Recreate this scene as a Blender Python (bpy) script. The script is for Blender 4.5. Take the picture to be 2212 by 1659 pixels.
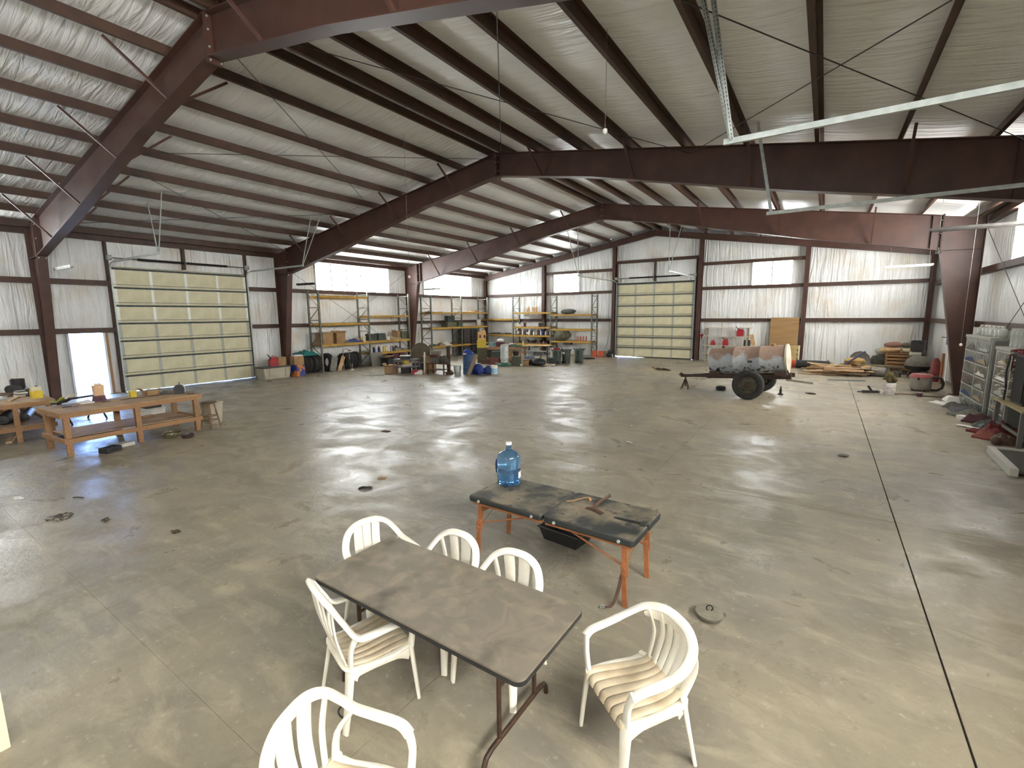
import bpy, math, random
from mathutils import Vector, Matrix, noise
R = math.radians
for o in list(bpy.data.objects): bpy.data.objects.remove(o)
SC = bpy.context.scene
COL = SC.collection
# ---------------------------------------------------------------- camera
cd = bpy.data.cameras.new('camera'); cam = bpy.data.objects.new('camera', cd); COL.objects.link(cam)
cd.sensor_width = 36; cd.lens = 36*1004.98/2212; cd.clip_end = 400; cd.clip_start = .05
r_ = Vector((.83205, .55463, -.0087)); u_ = Vector((-.0744, .12713, .98909)); f_ = Vector((-.54969, .82233, -.14704))
cam.matrix_world = Matrix(((r_.x, u_.x, -f_.x, 20.728), (r_.y, u_.y, -f_.y, -27.684), (r_.z, u_.z, -f_.z, 2.631), (0, 0, 0, 1)))
SC.camera = cam
# ---------------------------------------------------------------- daylight
PANE_LIGHT = 15.0      # translucent wall panes lit by the day outside
SKY_LIGHT = 12.0
w = bpy.data.worlds.new('sky'); SC.world = w; w.use_nodes = True
nt = w.node_tree; bg = nt.nodes['Background']
bg.inputs['Color'].default_value = (.30, .50, 1.0, 1); bg.inputs['Strength'].default_value = SKY_LIGHT
sun = bpy.data.objects.new('sun', bpy.data.lights.new('sun', 'SUN')); COL.objects.link(sun)
sun.data.energy = 55; sun.data.angle = R(.6); sun.data.color = (1, .95, .86); sun.rotation_euler = (R(-14), R(42), 0)
SC.view_settings.view_transform = 'Standard'; SC.view_settings.look = 'None'
SC.view_settings.exposure = 1.56; SC.view_settings.gamma = 1; SC.view_settings.use_curve_mapping = False
# ---------------------------------------------------------------- materials
def lin(c):
    if isinstance(c, str): c = tuple(int(c[i:i+2], 16)/255 for i in (0, 2, 4))
    return tuple((v/12.92 if v <= .04045 else ((v+.055)/1.055)**2.4) for v in c)
MATS = {}
def M(name, c, rough=.6, metal=0., c2=None, scale=6., detail=5., lo=.35, hi=.65, bump=0., bscale=30., world=False, stretch=None, c3=None, s3=2., lo3=.5, hi3=.7, spec=.5, trans=0., r2=None, dist=0.):
    if name in MATS: return MATS[name]
    m = bpy.data.materials.new(name); m.use_nodes = True; n = m.node_tree.nodes; l = m.node_tree.links
    b = n['Principled BSDF']; c = lin(c)
    b.inputs['Roughness'].default_value = rough; b.inputs['Metallic'].default_value = metal
    b.inputs['Specular IOR Level'].default_value = spec; b.inputs['Transmission Weight'].default_value = trans
    b.inputs['Base Color'].default_value = (*c, 1)
    if world: vec = n.new('ShaderNodeNewGeometry').outputs['Position']
    else: vec = n.new('ShaderNodeTexCoord').outputs['Object']
    if stretch:
        mp = n.new('ShaderNodeMapping'); mp.inputs['Scale'].default_value = stretch; l.new(vec, mp.inputs[0]); vec = mp.outputs[0]
    def nz(s, d=5., ds=0.):
        t = n.new('ShaderNodeTexNoise'); t.inputs['Scale'].default_value = s; t.inputs['Detail'].default_value = d; t.inputs['Distortion'].default_value = ds; l.new(vec, t.inputs['Vector']); return t.outputs['Fac']
    def ramp(f, a, z):
        rp = n.new('ShaderNodeMapRange'); rp.inputs['From Min'].default_value = a; rp.inputs['From Max'].default_value = z; l.new(f, rp.inputs['Value']); return rp.outputs[0]
    col = None
    if c2:
        f = ramp(nz(scale, detail, dist), lo, hi)
        mx = n.new('ShaderNodeMix'); mx.data_type = 'RGBA'; mx.inputs[6].default_value = (*c, 1); mx.inputs[7].default_value = (*lin(c2), 1); l.new(f, mx.inputs[0]); col = mx.outputs[2]
        if r2 is not None:
            rr = n.new('ShaderNodeMapRange'); rr.inputs['To Min'].default_value = rough; rr.inputs['To Max'].default_value = r2; l.new(f, rr.inputs['Value']); l.new(rr.outputs[0], b.inputs['Roughness'])
        if c3:
            f = ramp(nz(s3, 6.), lo3, hi3)
            m2 = n.new('ShaderNodeMix'); m2.data_type = 'RGBA'; l.new(col, m2.inputs[6]); m2.inputs[7].default_value = (*lin(c3), 1); l.new(f, m2.inputs[0]); col = m2.outputs[2]
        l.new(col, b.inputs['Base Color'])
    if bump:
        bp = n.new('ShaderNodeBump'); bp.inputs['Strength'].default_value = bump; bp.inputs['Distance'].default_value = .02; l.new(nz(bscale, 4.), bp.inputs['Height']); l.new(bp.outputs[0], b.inputs['Normal'])
    MATS[name] = m; return m
def vinyl(name, vec_scale, c, c2, strength, dist):
    m = bpy.data.materials.new(name); m.use_nodes = True; n = m.node_tree.nodes; l = m.node_tree.links; b = n['Principled BSDF']
    g = n.new('ShaderNodeNewGeometry').outputs['Position']
    mp = n.new('ShaderNodeMapping'); mp.inputs['Scale'].default_value = vec_scale; l.new(g, mp.inputs[0])
    t = n.new('ShaderNodeTexNoise'); t.inputs['Scale'].default_value = 1.; t.inputs['Detail'].default_value = 3.; t.inputs['Distortion'].default_value = .9; l.new(mp.outputs[0], t.inputs['Vector'])
    t2 = n.new('ShaderNodeTexNoise'); t2.inputs['Scale'].default_value = .7; t2.inputs['Detail'].default_value = 5.; l.new(g, t2.inputs['Vector'])
    mr = n.new('ShaderNodeMapRange'); mr.inputs['From Min'].default_value = .5; mr.inputs['From Max'].default_value = .75; l.new(t2.outputs['Fac'], mr.inputs['Value'])
    mx = n.new('ShaderNodeMix'); mx.data_type = 'RGBA'; mx.inputs[6].default_value = (*lin(c), 1); mx.inputs[7].default_value = (*lin(c2), 1); l.new(mr.outputs[0], mx.inputs[0]); l.new(mx.outputs[2], b.inputs['Base Color'])
    bp = n.new('ShaderNodeBump'); bp.inputs['Strength'].default_value = strength; bp.inputs['Distance'].default_value = dist; l.new(t.outputs['Fac'], bp.inputs['Height']); l.new(bp.outputs[0], b.inputs['Normal'])
    b.inputs['Roughness'].default_value = .34; b.inputs['Specular IOR Level'].default_value = .55
    return m
VINYL_WALL = vinyl('vinyl_wall_facing', (5.5, 5.5, .55), 'e3e4e1', 'cfc4b2', 1.0, .12)
VINYL_ROOF = vinyl('vinyl_roof_facing', (.7, 6.5, .7), 'f3f4f3', 'e8e8e2', .9, .07)
STEEL = M('maroon_primer_steel', '513429', .5, 0, c2='442b22', scale=2.2, bump=.05, world=True)
STEEL_D = M('maroon_primer_purlin', '4d3526', .55, 0, c2='3f2b1f', scale=3., world=True)
def concrete():
    m = bpy.data.materials.new('dusty_concrete'); m.use_nodes = True; n = m.node_tree.nodes; l = m.node_tree.links; b = n['Principled BSDF']
    g = n.new('ShaderNodeNewGeometry').outputs['Position']
    def nz(s, d, ds=0, st=None):
        v = g
        if st: mp = n.new('ShaderNodeMapping'); mp.inputs['Scale'].default_value = st; mp.inputs['Rotation'].default_value = (0, 0, .5); l.new(g, mp.inputs[0]); v = mp.outputs[0]
        t = n.new('ShaderNodeTexNoise'); t.inputs['Scale'].default_value = s; t.inputs['Detail'].default_value = d; t.inputs['Distortion'].default_value = ds; t.inputs['Roughness'].default_value = .62; l.new(v, t.inputs['Vector']); return t.outputs['Fac']
    def rng(f, a, z, o0=0, o1=1):
        q = n.new('ShaderNodeMapRange'); q.inputs[1].default_value = a; q.inputs[2].default_value = z; q.inputs[3].default_value = o0; q.inputs[4].default_value = o1; l.new(f, q.inputs[0]); return q.outputs[0]
    def mix(f, a, z):
        q = n.new('ShaderNodeMix'); q.data_type = 'RGBA'
        for i, v in ((6, a), (7, z)):
            if isinstance(v, str): q.inputs[i].default_value = (*lin(v), 1)
            else: l.new(v, q.inputs[i])
        l.new(f, q.inputs[0]); return q.outputs[2]
    big = nz(.28, 6, .4); mid = nz(1.1, 9, .7); fine = nz(16., 8); streak = nz(1.6, 8, .6, (1., 2.6, 1.))
    c = mix(rng(big, .38, .62), '857e70', '968c76')
    c = mix(rng(mid, .46, .92), c, '6b6456')
    c = mix(rng(streak, .50, .86), c, 'b5a98f')
    c = mix(rng(fine, .55, .78, 0, .35), c, '6a6356')
    c = mix(rng(fine, .28, .40, .45, 0), c, 'c6bba4')
    l.new(c, b.inputs['Base Color'])
    l.new(rng(mid, .35, .62, .24, .56), b.inputs['Roughness'])
    b.inputs['Specular IOR Level'].default_value = .42
    bp = n.new('ShaderNodeBump'); bp.inputs['Strength'].default_value = .35; bp.inputs['Distance'].default_value = .012; l.new(fine, bp.inputs['Height']); l.new(bp.outputs[0], b.inputs['Normal'])
    return m
CONCRETE = concrete()
JOINT = M('joint_filler', '3a342c', .9)
def emit(name, c, s):
    m = bpy.data.materials.new(name); m.use_nodes = True; n = m.node_tree.nodes; l = m.node_tree.links
    e = n.new('ShaderNodeEmission'); e.inputs[0].default_value = (*c, 1); e.inputs[1].default_value = s; l.new(e.outputs[0], n['Material Output'].inputs[0]); return m
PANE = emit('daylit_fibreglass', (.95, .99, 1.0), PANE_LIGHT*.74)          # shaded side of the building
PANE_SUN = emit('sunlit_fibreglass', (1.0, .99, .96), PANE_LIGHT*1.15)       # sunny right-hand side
CREAM = M('cream_door_panel', 'd6cfae', .55, c2='cbc3a0', scale=3.)
GALV = M('galvanised_steel', 'b9bfb9', .42, .3, c2='a3a9a4', scale=9.)
GALV_D = M('dull_zinc_strut', '6c7472', .5, .4, c2='565d5c', scale=9.)
BLACKST = M('black_spring_steel', '1c1b1a', .5, .3)
WHITEPL = M('dusty_white_plastic', 'ece7d8', .42, c2='dcd3bd', scale=5., lo=.45, hi=.75)
SEATPL = M('dirty_seat_plastic', 'd0c2a6', .6, c2='b39f80', scale=7., lo=.35, hi=.7)
WOOD = M('fir_timber', 'a07a54', .7, c2='886444', scale=5., stretch=(1., 8., 8.), bump=.1)
PLY = M('old_plywood', 'a98b66', .75, c2='8d7152', scale=4.)
PALEWOOD = M('pale_lumber', 'c9a981', .75, c2='b08d63', scale=5.)
KRAFT = M('kraft_cardboard', 'a5855f', .85, c2='927350', scale=4.)
YELRACK = M('rack_beam_yellow', 'b98f2f', .5, c2='9c7a2c', scale=5.)
RACKPOST = M('rack_post_grey_green', '77776b', .5, .3, c2='5d5e55', scale=7.)
BLACK = M('black_plastic', '1d1d1e', .5, c2='2c2b2a', scale=8.)
DKGREY = M('dark_grey_metal', '4a4844', .55, .3, c2='3a3733', scale=8.)
GREY = M('mid_grey', '85827b', .6, c2='716e68', scale=6.)
RUBBER = M('old_tyre_rubber', '2b2a28', .8, c2='3d3a35', scale=6., lo=.4, hi=.75)
RUST = M('rust_brown', '5c3a28', .8, c2='3f281d', scale=12.)
RED = M('red_plastic', 'a8242c', .45, c2='8d2027', scale=6.)
ORANGE = M('orange_plastic', 'c8542b', .5, c2='ad4825', scale=6.)
BLUE = M('blue_plastic', '2b4f86', .5, c2='24406f', scale=4.)
NAVY = M('navy_cloth', '25396f', .8, c2='1d2c58', scale=9.)
WHITE = M('white_paint', 'e6e4de', .5, c2='d2cec4', scale=6.)
DKGREEN = M('dark_green_plastic', '2f3a33', .55, c2='3d463e', scale=5.)
OLIVE = M('olive_drab', '4b4e3c', .7, c2='5a5b48', scale=7.)
MAROON = M('maroon_plastic', '57262f', .55, c2='48222a', scale=7.)
YELLOW = M('yellow_paint', 'd9bf2a', .5, c2='c2a724', scale=8.)
TEAL = M('teal_tarp', '1f7f7b', .6, c2='196763', scale=8.)
TAN = M('tan_leather', 'a98155', .6, c2='8a6540', scale=12.)
BROWN = M('brown_leather', '5a4030', .6, c2='453125', scale=12.)
TANCLOTH = M('tan_cloth', 'a08f74', .9, c2='8a7a61', scale=9.)
GREYCLOTH = M('grey_green_cloth', '6d6c60', .9, c2='55554b', scale=10.)
CLEAR = M('cloudy_clear_plastic', 'a5a9a2', .35, c2='8b9089', scale=6.)
CONCRT2 = M('chest_beige', 'b5ad98', .6, c2='a39b86', scale=5.)
# ---------------------------------------------------------------- mesh builder
class MB:
    def __init__(s): s.v = []; s.f = []
    def add(s, vs, fs):
        k = len(s.v); s.v += [tuple(v) for v in vs]; s.f += [tuple(i+k for i in f) for f in fs]; return s
    def box(s, c, d, rz=0., rot=None):
        hx, hy, hz = d[0]/2, d[1]/2, d[2]/2
        m = rot if rot is not None else (Matrix.Rotation(rz, 3, 'Z') if rz else None)
        vs = []
        for z in (-hz, hz):
            for x, y in ((-hx, -hy), (hx, -hy), (hx, hy), (-hx, hy)):
                p = Vector((x, y, z)); p = m @ p if m else p; vs.append(p+Vector(c))
        return s.add(vs, [(3, 2, 1, 0), (4, 5, 6, 7), (0, 1, 5, 4), (1, 2, 6, 5), (2, 3, 7, 6), (3, 0, 4, 7)])
    def b2(s, a, z): return s.box([(a[i]+z[i])/2 for i in range(3)], [abs(z[i]-a[i]) for i in range(3)])
    def taper(s, z0, d0, z1, d1, c=(0, 0)):
        vs = []
        for z, d in ((z0, d0), (z1, d1)):
            for x, y in ((-1, -1), (1, -1), (1, 1), (-1, 1)): vs.append((c[0]+x*d[0]/2, c[1]+y*d[1]/2, z))
        return s.add(vs, [(3, 2, 1, 0), (4, 5, 6, 7), (0, 1, 5, 4), (1, 2, 6, 5), (2, 3, 7, 6), (3, 0, 4, 7)])
    def bar(s, a, b, wd, th, up=(0, 0, 1)):
        a = Vector(a); b = Vector(b); t = (b-a).normalized(); upv = Vector(up)
        if abs(t.dot(upv)) > .98: upv = Vector((1, 0, 0))
        x = t.cross(upv).normalized(); y = x.cross(t)
        vs = [p+x*i*wd/2+y*j*th/2 for p in (a, b) for i, j in ((-1, -1), (1, -1), (1, 1), (-1, 1))]
        return s.add(vs, [(0, 1, 2, 3), (7, 6, 5, 4), (4, 5, 1, 0), (5, 6, 2, 1), (6, 7, 3, 2), (7, 4, 0, 3)])
    def tube(s, pts, r, n=8, closed=False):
        pts = [Vector(p) for p in pts]; rs = r if isinstance(r, (list, tuple)) else [r]*len(pts)
        rings = []; prev = None
        for i, p in enumerate(pts):
            if closed: t = pts[(i+1) % len(pts)]-pts[i-1]
            else: t = pts[min(i+1, len(pts)-1)]-pts[max(i-1, 0)]
            t.normalize()
            if prev is None: g = Vector((0, 0, 1)) if abs(t.z) < .9 else Vector((1, 0, 0)); x = t.cross(g).normalized()
            else: x = (prev-t*prev.dot(t)).normalized()
            prev = x; y = t.cross(x)
            rings.append([p+(x*math.cos(a)+y*math.sin(a))*rs[i] for a in (2*math.pi*k/n for k in range(n))])
        vs = [q for rg in rings for q in rg]; fs = []; m = len(pts)
        for i in range(m if closed else m-1):
            j = (i+1) % m
            for k in range(n): fs.append((i*n+k, i*n+(k+1) % n, j*n+(k+1) % n, j*n+k))
        if not closed: fs += [tuple(range(n-1, -1, -1)), tuple((m-1)*n+k for k in range(n))]
        return s.add(vs, fs)
    def cyl(s, a, b, r, r1=None, n=12): return s.tube([a, b], [r, r if r1 is None else r1], n)
    def lathe(s, prof, n=20, c=(0, 0, 0), axis='Z', cap=True):
        vs = []; fs = []
        for rr, z in prof:
            for k in range(n):
                a = 2*math.pi*k/n; q = (rr*math.cos(a), rr*math.sin(a), z)
                if axis == 'X': q = (z, q[0], q[1])
                if axis == 'Y': q = (q[0], z, q[1])
                vs.append((q[0]+c[0], q[1]+c[1], q[2]+c[2]))
        m = len(prof)
        for i in range(m-1):
            for k in range(n): fs.append((i*n+k, i*n+(k+1) % n, (i+1)*n+(k+1) % n, (i+1)*n+k))
        if cap: fs += [tuple(range(n-1, -1, -1)), tuple((m-1)*n+k for k in range(n))]
        return s.add(vs, fs)
    def prism(s, poly, h, axis='Z', o=0.):
        n = len(poly); vs = []
        for z in (o, o+h):
            for a, b in poly: vs.append({'Z': (a, b, z), 'Y': (a, z, b), 'X': (z, a, b)}[axis])
        return s.add(vs, [tuple(range(n-1, -1, -1)), tuple(range(n, 2*n))]+[(i, (i+1) % n, n+(i+1) % n, n+i) for i in range(n)])
    def sweep(s, pts, w, t, guide=(0, 0, 1), sub=4, rnd=True):
        P = [Vector(p) for p in pts]; W = w if isinstance(w, (list, tuple)) else [w]*len(P); T = t if isinstance(t, (list, tuple)) else [t]*len(P)
        if sub > 1 and len(P) > 2:
            Q = []; WW = []; TT = []
            for i in range(len(P)-1):
                p0 = P[max(i-1, 0)]; p1 = P[i]; p2 = P[i+1]; p3 = P[min(i+2, len(P)-1)]
                for k in range(sub):
                    u = k/sub; Q.append(.5*((2*p1)+(p2-p0)*u+(2*p0-5*p1+4*p2-p3)*u*u+(3*p1-p0-3*p2+p3)*u**3)); WW.append(W[i]+(W[i+1]-W[i])*u); TT.append(T[i]+(T[i+1]-T[i])*u)
            Q.append(P[-1]); WW.append(W[-1]); TT.append(T[-1]); P, W, T = Q, WW, TT
        n = 8; vs = []; gd = None if callable(guide) else Vector(guide)
        for i, p in enumerate(P):
            tg = (P[min(i+1, len(P)-1)]-P[max(i-1, 0)]).normalized()
            g = gd if not callable(guide) else Vector(guide(p))
            y = (g-tg*g.dot(tg))
            if y.length < 1e-3: y = Vector((0, 1, 0))-tg*tg.y
            y.normalize(); x = tg.cross(y)
            a, b = W[i]/2, T[i]/2; c = min(a, b)*.45
            for dx, dy in ((a-c, -b), (a, -b+c), (a, b-c), (a-c, b), (-a+c, b), (-a, b-c), (-a, -b+c), (-a+c, -b)): vs.append(p+x*dx+y*dy)
        fs = [tuple(range(n)), tuple((len(P)-1)*n+k for k in range(n-1, -1, -1))]
        for i in range(len(P)-1):
            for k in range(n): fs.append((i*n+(k+1) % n, i*n+k, (i+1)*n+k, (i+1)*n+(k+1) % n))
        return s.add(vs, fs)
    def blob(s, c, d, seed=0, amp=.18, n=14, freq=1.6, flat=True):
        vs = []; fs = []; rr = n//2
        for i in range(rr+1):
            th = math.pi*i/rr
            for k in range(n):
                ph = 2*math.pi*k/n; q = Vector((math.sin(th)*math.cos(ph), math.sin(th)*math.sin(ph), math.cos(th)))
                e = 1+amp*2*noise.noise(q*freq+Vector((seed*7.3, seed*1.7, seed)))
                z = q.z*e*d[2]/2
                if flat: z = max(z, -d[2]*.42)
                vs.append((c[0]+q.x*e*d[0]/2, c[1]+q.y*e*d[1]/2, c[2]+z+(d[2]*.42 if flat else d[2]/2)))
        for i in range(rr):
            for k in range(n): fs.append((i*n+k, (i+1)*n+k, (i+1)*n+(k+1) % n, i*n+(k+1) % n))
        return s.add(vs, fs)
    def cloth(s, c, d, seed=0, n=10, th=.012):
        """crumpled cloth: a heaped sheet with folds and thickness"""
        top = []
        for i in range(n+1):
            for j in range(n+1):
                u, v = i/n-.5, j/n-.5
                h = noise.noise(Vector((u*5+seed*3.1, v*5-seed, seed)))*.5+.5
                edge = max(0, 1-(2*max(abs(u), abs(v)))**3)
                z = 1.5*d[2]*(.12+.88*h*edge)*(.55+.45*noise.noise(Vector((u*2.2, v*2.2, seed*2.))))
                k = 1+.22*noise.noise(Vector((u*3, v*3, seed+9)))
                top.append((c[0]+u*d[0]*k, c[1]+v*d[1]*k, c[2]+max(z, 0)+th))
        m = n+1; N = len(top); vs = top+[(x, y, c[2]) for x, y, z in top]; fs = []
        for i in range(n):
            for j in range(n):
                a = i*m+j; fs.append((a, a+m, a+m+1, a+1)); fs.append((N+a, N+a+1, N+a+m+1, N+a+m))
        for i in range(n):
            fs += [(i, i+1, N+i+1, N+i), (n*m+i+1, n*m+i, N+n*m+i, N+n*m+i+1), ((i+1)*m, i*m, N+i*m, N+(i+1)*m), (i*m+n, (i+1)*m+n, N+(i+1)*m+n, N+i*m+n)]
        return s.add(vs, fs)
    def mesh(s, name, smooth=None):
        me = bpy.data.meshes.new(name); me.from_pydata(s.v, [], s.f); me.update()
        if smooth:
            me.polygons.foreach_set('use_smooth', [True]*len(me.polygons)); me.set_sharp_from_angle(angle=R(smooth))
        return me
def link(name, me, m, parent=None, loc=None, rot=None):
    if m is not None and not me.materials: me.materials.append(m)
    o = bpy.data.objects.new(name, me); COL.objects.link(o)
    if parent is not None: o.parent = parent
    if loc is not None: o.location = loc
    if rot is not None: o.rotation_euler = rot
    return o
def part(name, mb, m, parent=None, smooth=None, loc=None, rot=None, label=None, kind=None):
    o = link(name, mb.mesh(name, smooth), m, parent, loc, rot)
    if label: o['label'] = label
    if kind: o['kind'] = kind
    return o
def tag(o, label, cat, group=None, kind=None):
    o['label'] = label; o['category'] = cat
    if group: o['group'] = group
    if kind: o['kind'] = kind
    return o
def thing(name, label, cat, loc=(0, 0, 0), rz=0., group=None, kind=None):
    o = bpy.data.objects.new(name, None); COL.objects.link(o); o.empty_display_size = .1
    o.location = loc; o.rotation_euler = (0, 0, rz); return tag(o, label, cat, group, kind)
def solo(name, mb, m, label, cat, loc=(0, 0, 0), rz=0., group=None, smooth=None, rot=None, kind=None):
    o = part(name, mb, m, None, smooth, loc, rot if rot else (0, 0, rz)); return tag(o, label, cat, group, kind)
def copies(src, locs, parent=None):
    out = []
    for lc in locs:
        c = src.copy(); COL.objects.link(c); c.location = lc; c.parent = parent if parent is not None else src.parent; out.append(c)
    return out
# ================================================================ the building
W, BAY, LEN = 24.574, 7.847, 31.6
XM = W/2; SL = .1617; ZR = 7.357                 # ridge x, roof slope, top of rafter at ridge
def rtop(x): return ZR-SL*abs(x-XM)              # top of rafter / underside of purlins
FRAMES = [-3*BAY, -2*BAY, -BAY]
G = .02
# floor: slabs between sawn joints
fl = part('floor', MB().b2((-.2, -LEN-.2, -.3), (W+.2, .2, -.018)), JOINT); tag(fl, 'dusty grey concrete floor of sawn slabs', 'floor', kind='structure')
gx = [-.2, 3.17, 6.25, 9.33, 12.4, 15.46, 18.545, 21.655, W+.2]; gy = [-LEN-.2, -29.57, -26.5, -23.44, -20.41, -17.35, -14.3, -11.25, -8.2, -5.15, -2.1, .2]
def jw(v): return .007 if abs(v-21.655) < .01 or abs(v+20.41) < .01 else .0011
for i in range(len(gx)-1):
    for j in range(len(gy)-1):
        part('slab', MB().b2((gx[i]+jw(gx[i]), gy[j]+jw(gy[j]), -.12), (gx[i+1]-jw(gx[i+1]), gy[j+1]-jw(gy[j+1]), 0)), CONCRETE, fl)
# apron and ground outside
og = part('trim_1', MB().b2((-30, -60, -.35), (60, 30, -.31)), M('desert_ground', 'cdbb9d', .9, c2='b9a686', scale=.6)); tag(og, 'pale sunlit gravel ground outside the open door', 'ground', kind='structure')
ap = part('trim_2', MB().b2((-3., -24, -.2), (-.2, -16, -.02)), CONCRETE); tag(ap, 'concrete apron outside the left doors', 'apron', kind='structure')

def cells(us, vs, holes):
    out = []
    for a, b in zip(us[:-1], us[1:]):
        for c, d in zip(vs[:-1], vs[1:]):
            um, vm = (a+b)/2, (c+d)/2
            if not any(h[0] < um < h[1] and h[2] < vm < h[3] for h in holes): out.append((a, b, c, d))
    return out
def facing(u0, u1, v0, v1, place, bulge, seed, topfn=None):
    """one sheet of vinyl-faced insulation, bellied between the girts"""
    nu, nv = max(4, int((u1-u0)/.3)), max(4, int((v1-v0)/.25)); mb = MB(); vs = []
    for i in range(nu+1):
        for j in range(nv+1):
            s, t = i/nu, j/nv; u = u0+(u1-u0)*s
            vt = v1 if topfn is None else min(v1, topfn(u)) if v1 < 90 else topfn(u)
            v = v0+(vt-v0)*t
            d = bulge*(1-(2*s-1)**4)*math.sin(math.pi*t)**.6*(.75+.9*noise.noise(Vector((u*2.1, v*.5, seed))))+.014*noise.noise(Vector((u*7., v*1.1, seed*3.)))
            vs.append(place(u, v, max(d, 0)))
    m = nv+1
    mb.add(vs, [(i*m+j, (i+1)*m+j, (i+1)*m+j+1, i*m+j+1) for i in range(nu) for j in range(nv)])
    return mb
def build_wall(name, label, us_all, holes, place, flip, top, girts, cols_u, seed, slope=False):
    """sheeting with openings, girts, and a bellied insulation sheet in each field; place(u, v, depth_inward)"""
    us = sorted({round(u, 3) for u in us_all+[h[i] for h in holes for i in (0, 1)]})
    vs = sorted({0., top}|{round(h[i], 3) for h in holes for i in (2, 3)})
    mb = MB()
    for a, b, c, d in cells(us, vs, holes):
        pts = []
        for dd in (-.26, -.21):
            for u, v in ((a, c), (b, c), (b, d), (a, d)):
                if slope and v >= top-.001: v = rtop(u)+.25
                pts.append(place(u, v, dd))
        mb.add(pts, [(3, 2, 1, 0), (4, 5, 6, 7), (0, 1, 5, 4), (1, 2, 6, 5), (2, 3, 7, 6), (3, 0, 4, 7)])
    if slope: pass
    wl = part(name, mb, M('wall_sheeting', 'c9c7bf', .6)); tag(wl, label, 'wall', kind='structure')
    k = 0
    for (u0, u1, z0, z1) in girts:
        q = [place(u0, z0, -.19), place(u1, z1, .012)]
        g = MB().b2((min(q[0][0], q[1][0]), min(q[0][1], q[1][1]), z0), (max(q[0][0], q[1][0]), max(q[0][1], q[1][1]), z1))
        part('girt', g, STEEL_D, wl)
    return wl
def sheets(wl, fields, place, seed):
    for k, (u0, u1, v0, v1, fn) in enumerate(fields):
        part('insulation_sheet', facing(u0, u1, v0, v1, place, .075, seed+k, fn), VINYL_WALL, wl, 60)
def fields(cols, levels, holes, topfn=None):
    out = []
    for a, b in zip(cols[:-1], cols[1:]):
        for c, d in zip(levels[:-1], levels[1:]):
            hs = [h for h in holes if h[0] < b-.05 and h[1] > a+.05 and h[2] < d-.05 and h[3] > c+.05]
            us = sorted({a, b}|{min(max(h[i], a), b) for h in hs for i in (0, 1)}); vs = sorted({c, d}|{min(max(h[i], c), d) for h in hs for i in (2, 3)})
            for (p, q, r, s) in cells(us, vs, hs):
                if q-p > .05 and s-r > .05: out.append((p, q, r, s, topfn))
    return out
G1, G2, EV = (2.14, 2.31), (3.75, 3.92), (5.25, 5.47)
D1 = (-21.62, -17.1, 0., 4.36); MAN = (-23.02, -22.02, 0., 2.19)
WL = [(-13.66, -9.06, 3.92, 5.25), (-6.24, -1.57, 3.92, 5.25), (-26.9, -25.1, 3.92, 5.25)]
WR = [(-14.55, -9.97, 3.92, 5.25), (-6.24, -3.0, 3.92, 5.25), (-31.2, -24.3, 3.92, 5.25)]  # last band is unseen, lengthened to brighten the foreground and left wall
D3 = (-21.62, -17.1, 0., 4.36)
jb = .09
ysplit = [-27.5]+[-3*BAY, -2*BAY, -BAY, 0.]
def girts_side(dr, man):
    g = []
    for lv in (G1, G2):
        g += [(-LEN, dr[0]-jb, *lv), (dr[1]+jb, 0., *lv)]
    g += [(-LEN, 0., *EV)]
    return g
pl = lambda u, v, d: (d, u, v)
wl = build_wall('wall_left', 'long left wall of white insulation sheets between maroon girts', [-LEN-.28]+ysplit+[.28], [D1, MAN]+WL, pl, 0, 5.6, girts_side(D1, MAN), [], 1)
pli = lambda u, v, d: (-.19+d, u, v)
sheets(wl, fields([-LEN, -27.5, -3*BAY, D1[0]-jb, D1[1]+jb, -2*BAY, -11.8, -BAY, -3.9, 0.], [0., G1[0], G2[0], 5.45], [D1, MAN]+WL), pli, 3)
pr = lambda u, v, d: (W-d, u, v); pri = lambda u, v, d: (W+.19-d, u, v)
wr = build_wall('wall_right', 'right wall of white insulation sheets behind the storage drawers', [-LEN-.28]+ysplit+[.28], [D3]+WR, pr, 0, 5.6, girts_side(D3, None), [], 2)
sheets(wr, fields([-LEN, -27.5, -3*BAY, D3[0]-jb, D3[1]+jb, -2*BAY, -11.8, -BAY, -3.9, 0.], [0., G1[0], G2[0], 5.45], [D3]+WR), pri, 40)
# back (gable) wall
EC = [4.89, 9.84, 14.83, 19.81]; D2 = (10.05, 14.52, 0., 4.40)
WB = [(5.57, 7.39, 4.06, 5.22), (17.38, 19.17, 4.06, 5.22)]
H1, H2, H3, HH = (2.17, 2.34), (3.90, 4.064), (5.22, 5.384), (5.62, 5.786)
gb = [(0, EC[1], *H1), (EC[2], W, *H1), (0, EC[1], *H2), (EC[2], W, *H2), (EC[0], EC[1], *H3), (EC[2], EC[3], *H3), (EC[1], EC[2], *HH)]
pb = lambda u, v, d: (u, -d, v); pbi = lambda u, v, d: (u, .19-d, v)
gtop = lambda u: rtop(u)+.2
wb = build_wall('wall_back', 'far gable wall of white insulation sheets and maroon columns', [-.28, XM, W+.28]+EC, [D2]+WB, pb, 0, 5.5, gb, [], 3, slope=True)
fb = fields([0., EC[0], EC[1], D2[0]-jb, D2[1]+jb, EC[2], EC[3], W], [0., H1[0], H2[0]], [D2])
fb += [(0., EC[0], H2[0], 99, gtop), (EC[3], W, H2[0], 99, gtop)]
for a, b in ((EC[0], EC[1]), (EC[2], EC[3])):
    fb += fields([a, b], [H2[0], H3[0]], WB); fb += [(a, b, H3[0], 99, gtop)]
fb += fields([D2[0]-jb, 12.28, D2[1]+jb], [4.40, HH[0]], [D2]); fb += [(EC[1], XM, HH[0], 99, gtop), (XM, EC[2], HH[0], 99, gtop)]
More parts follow.
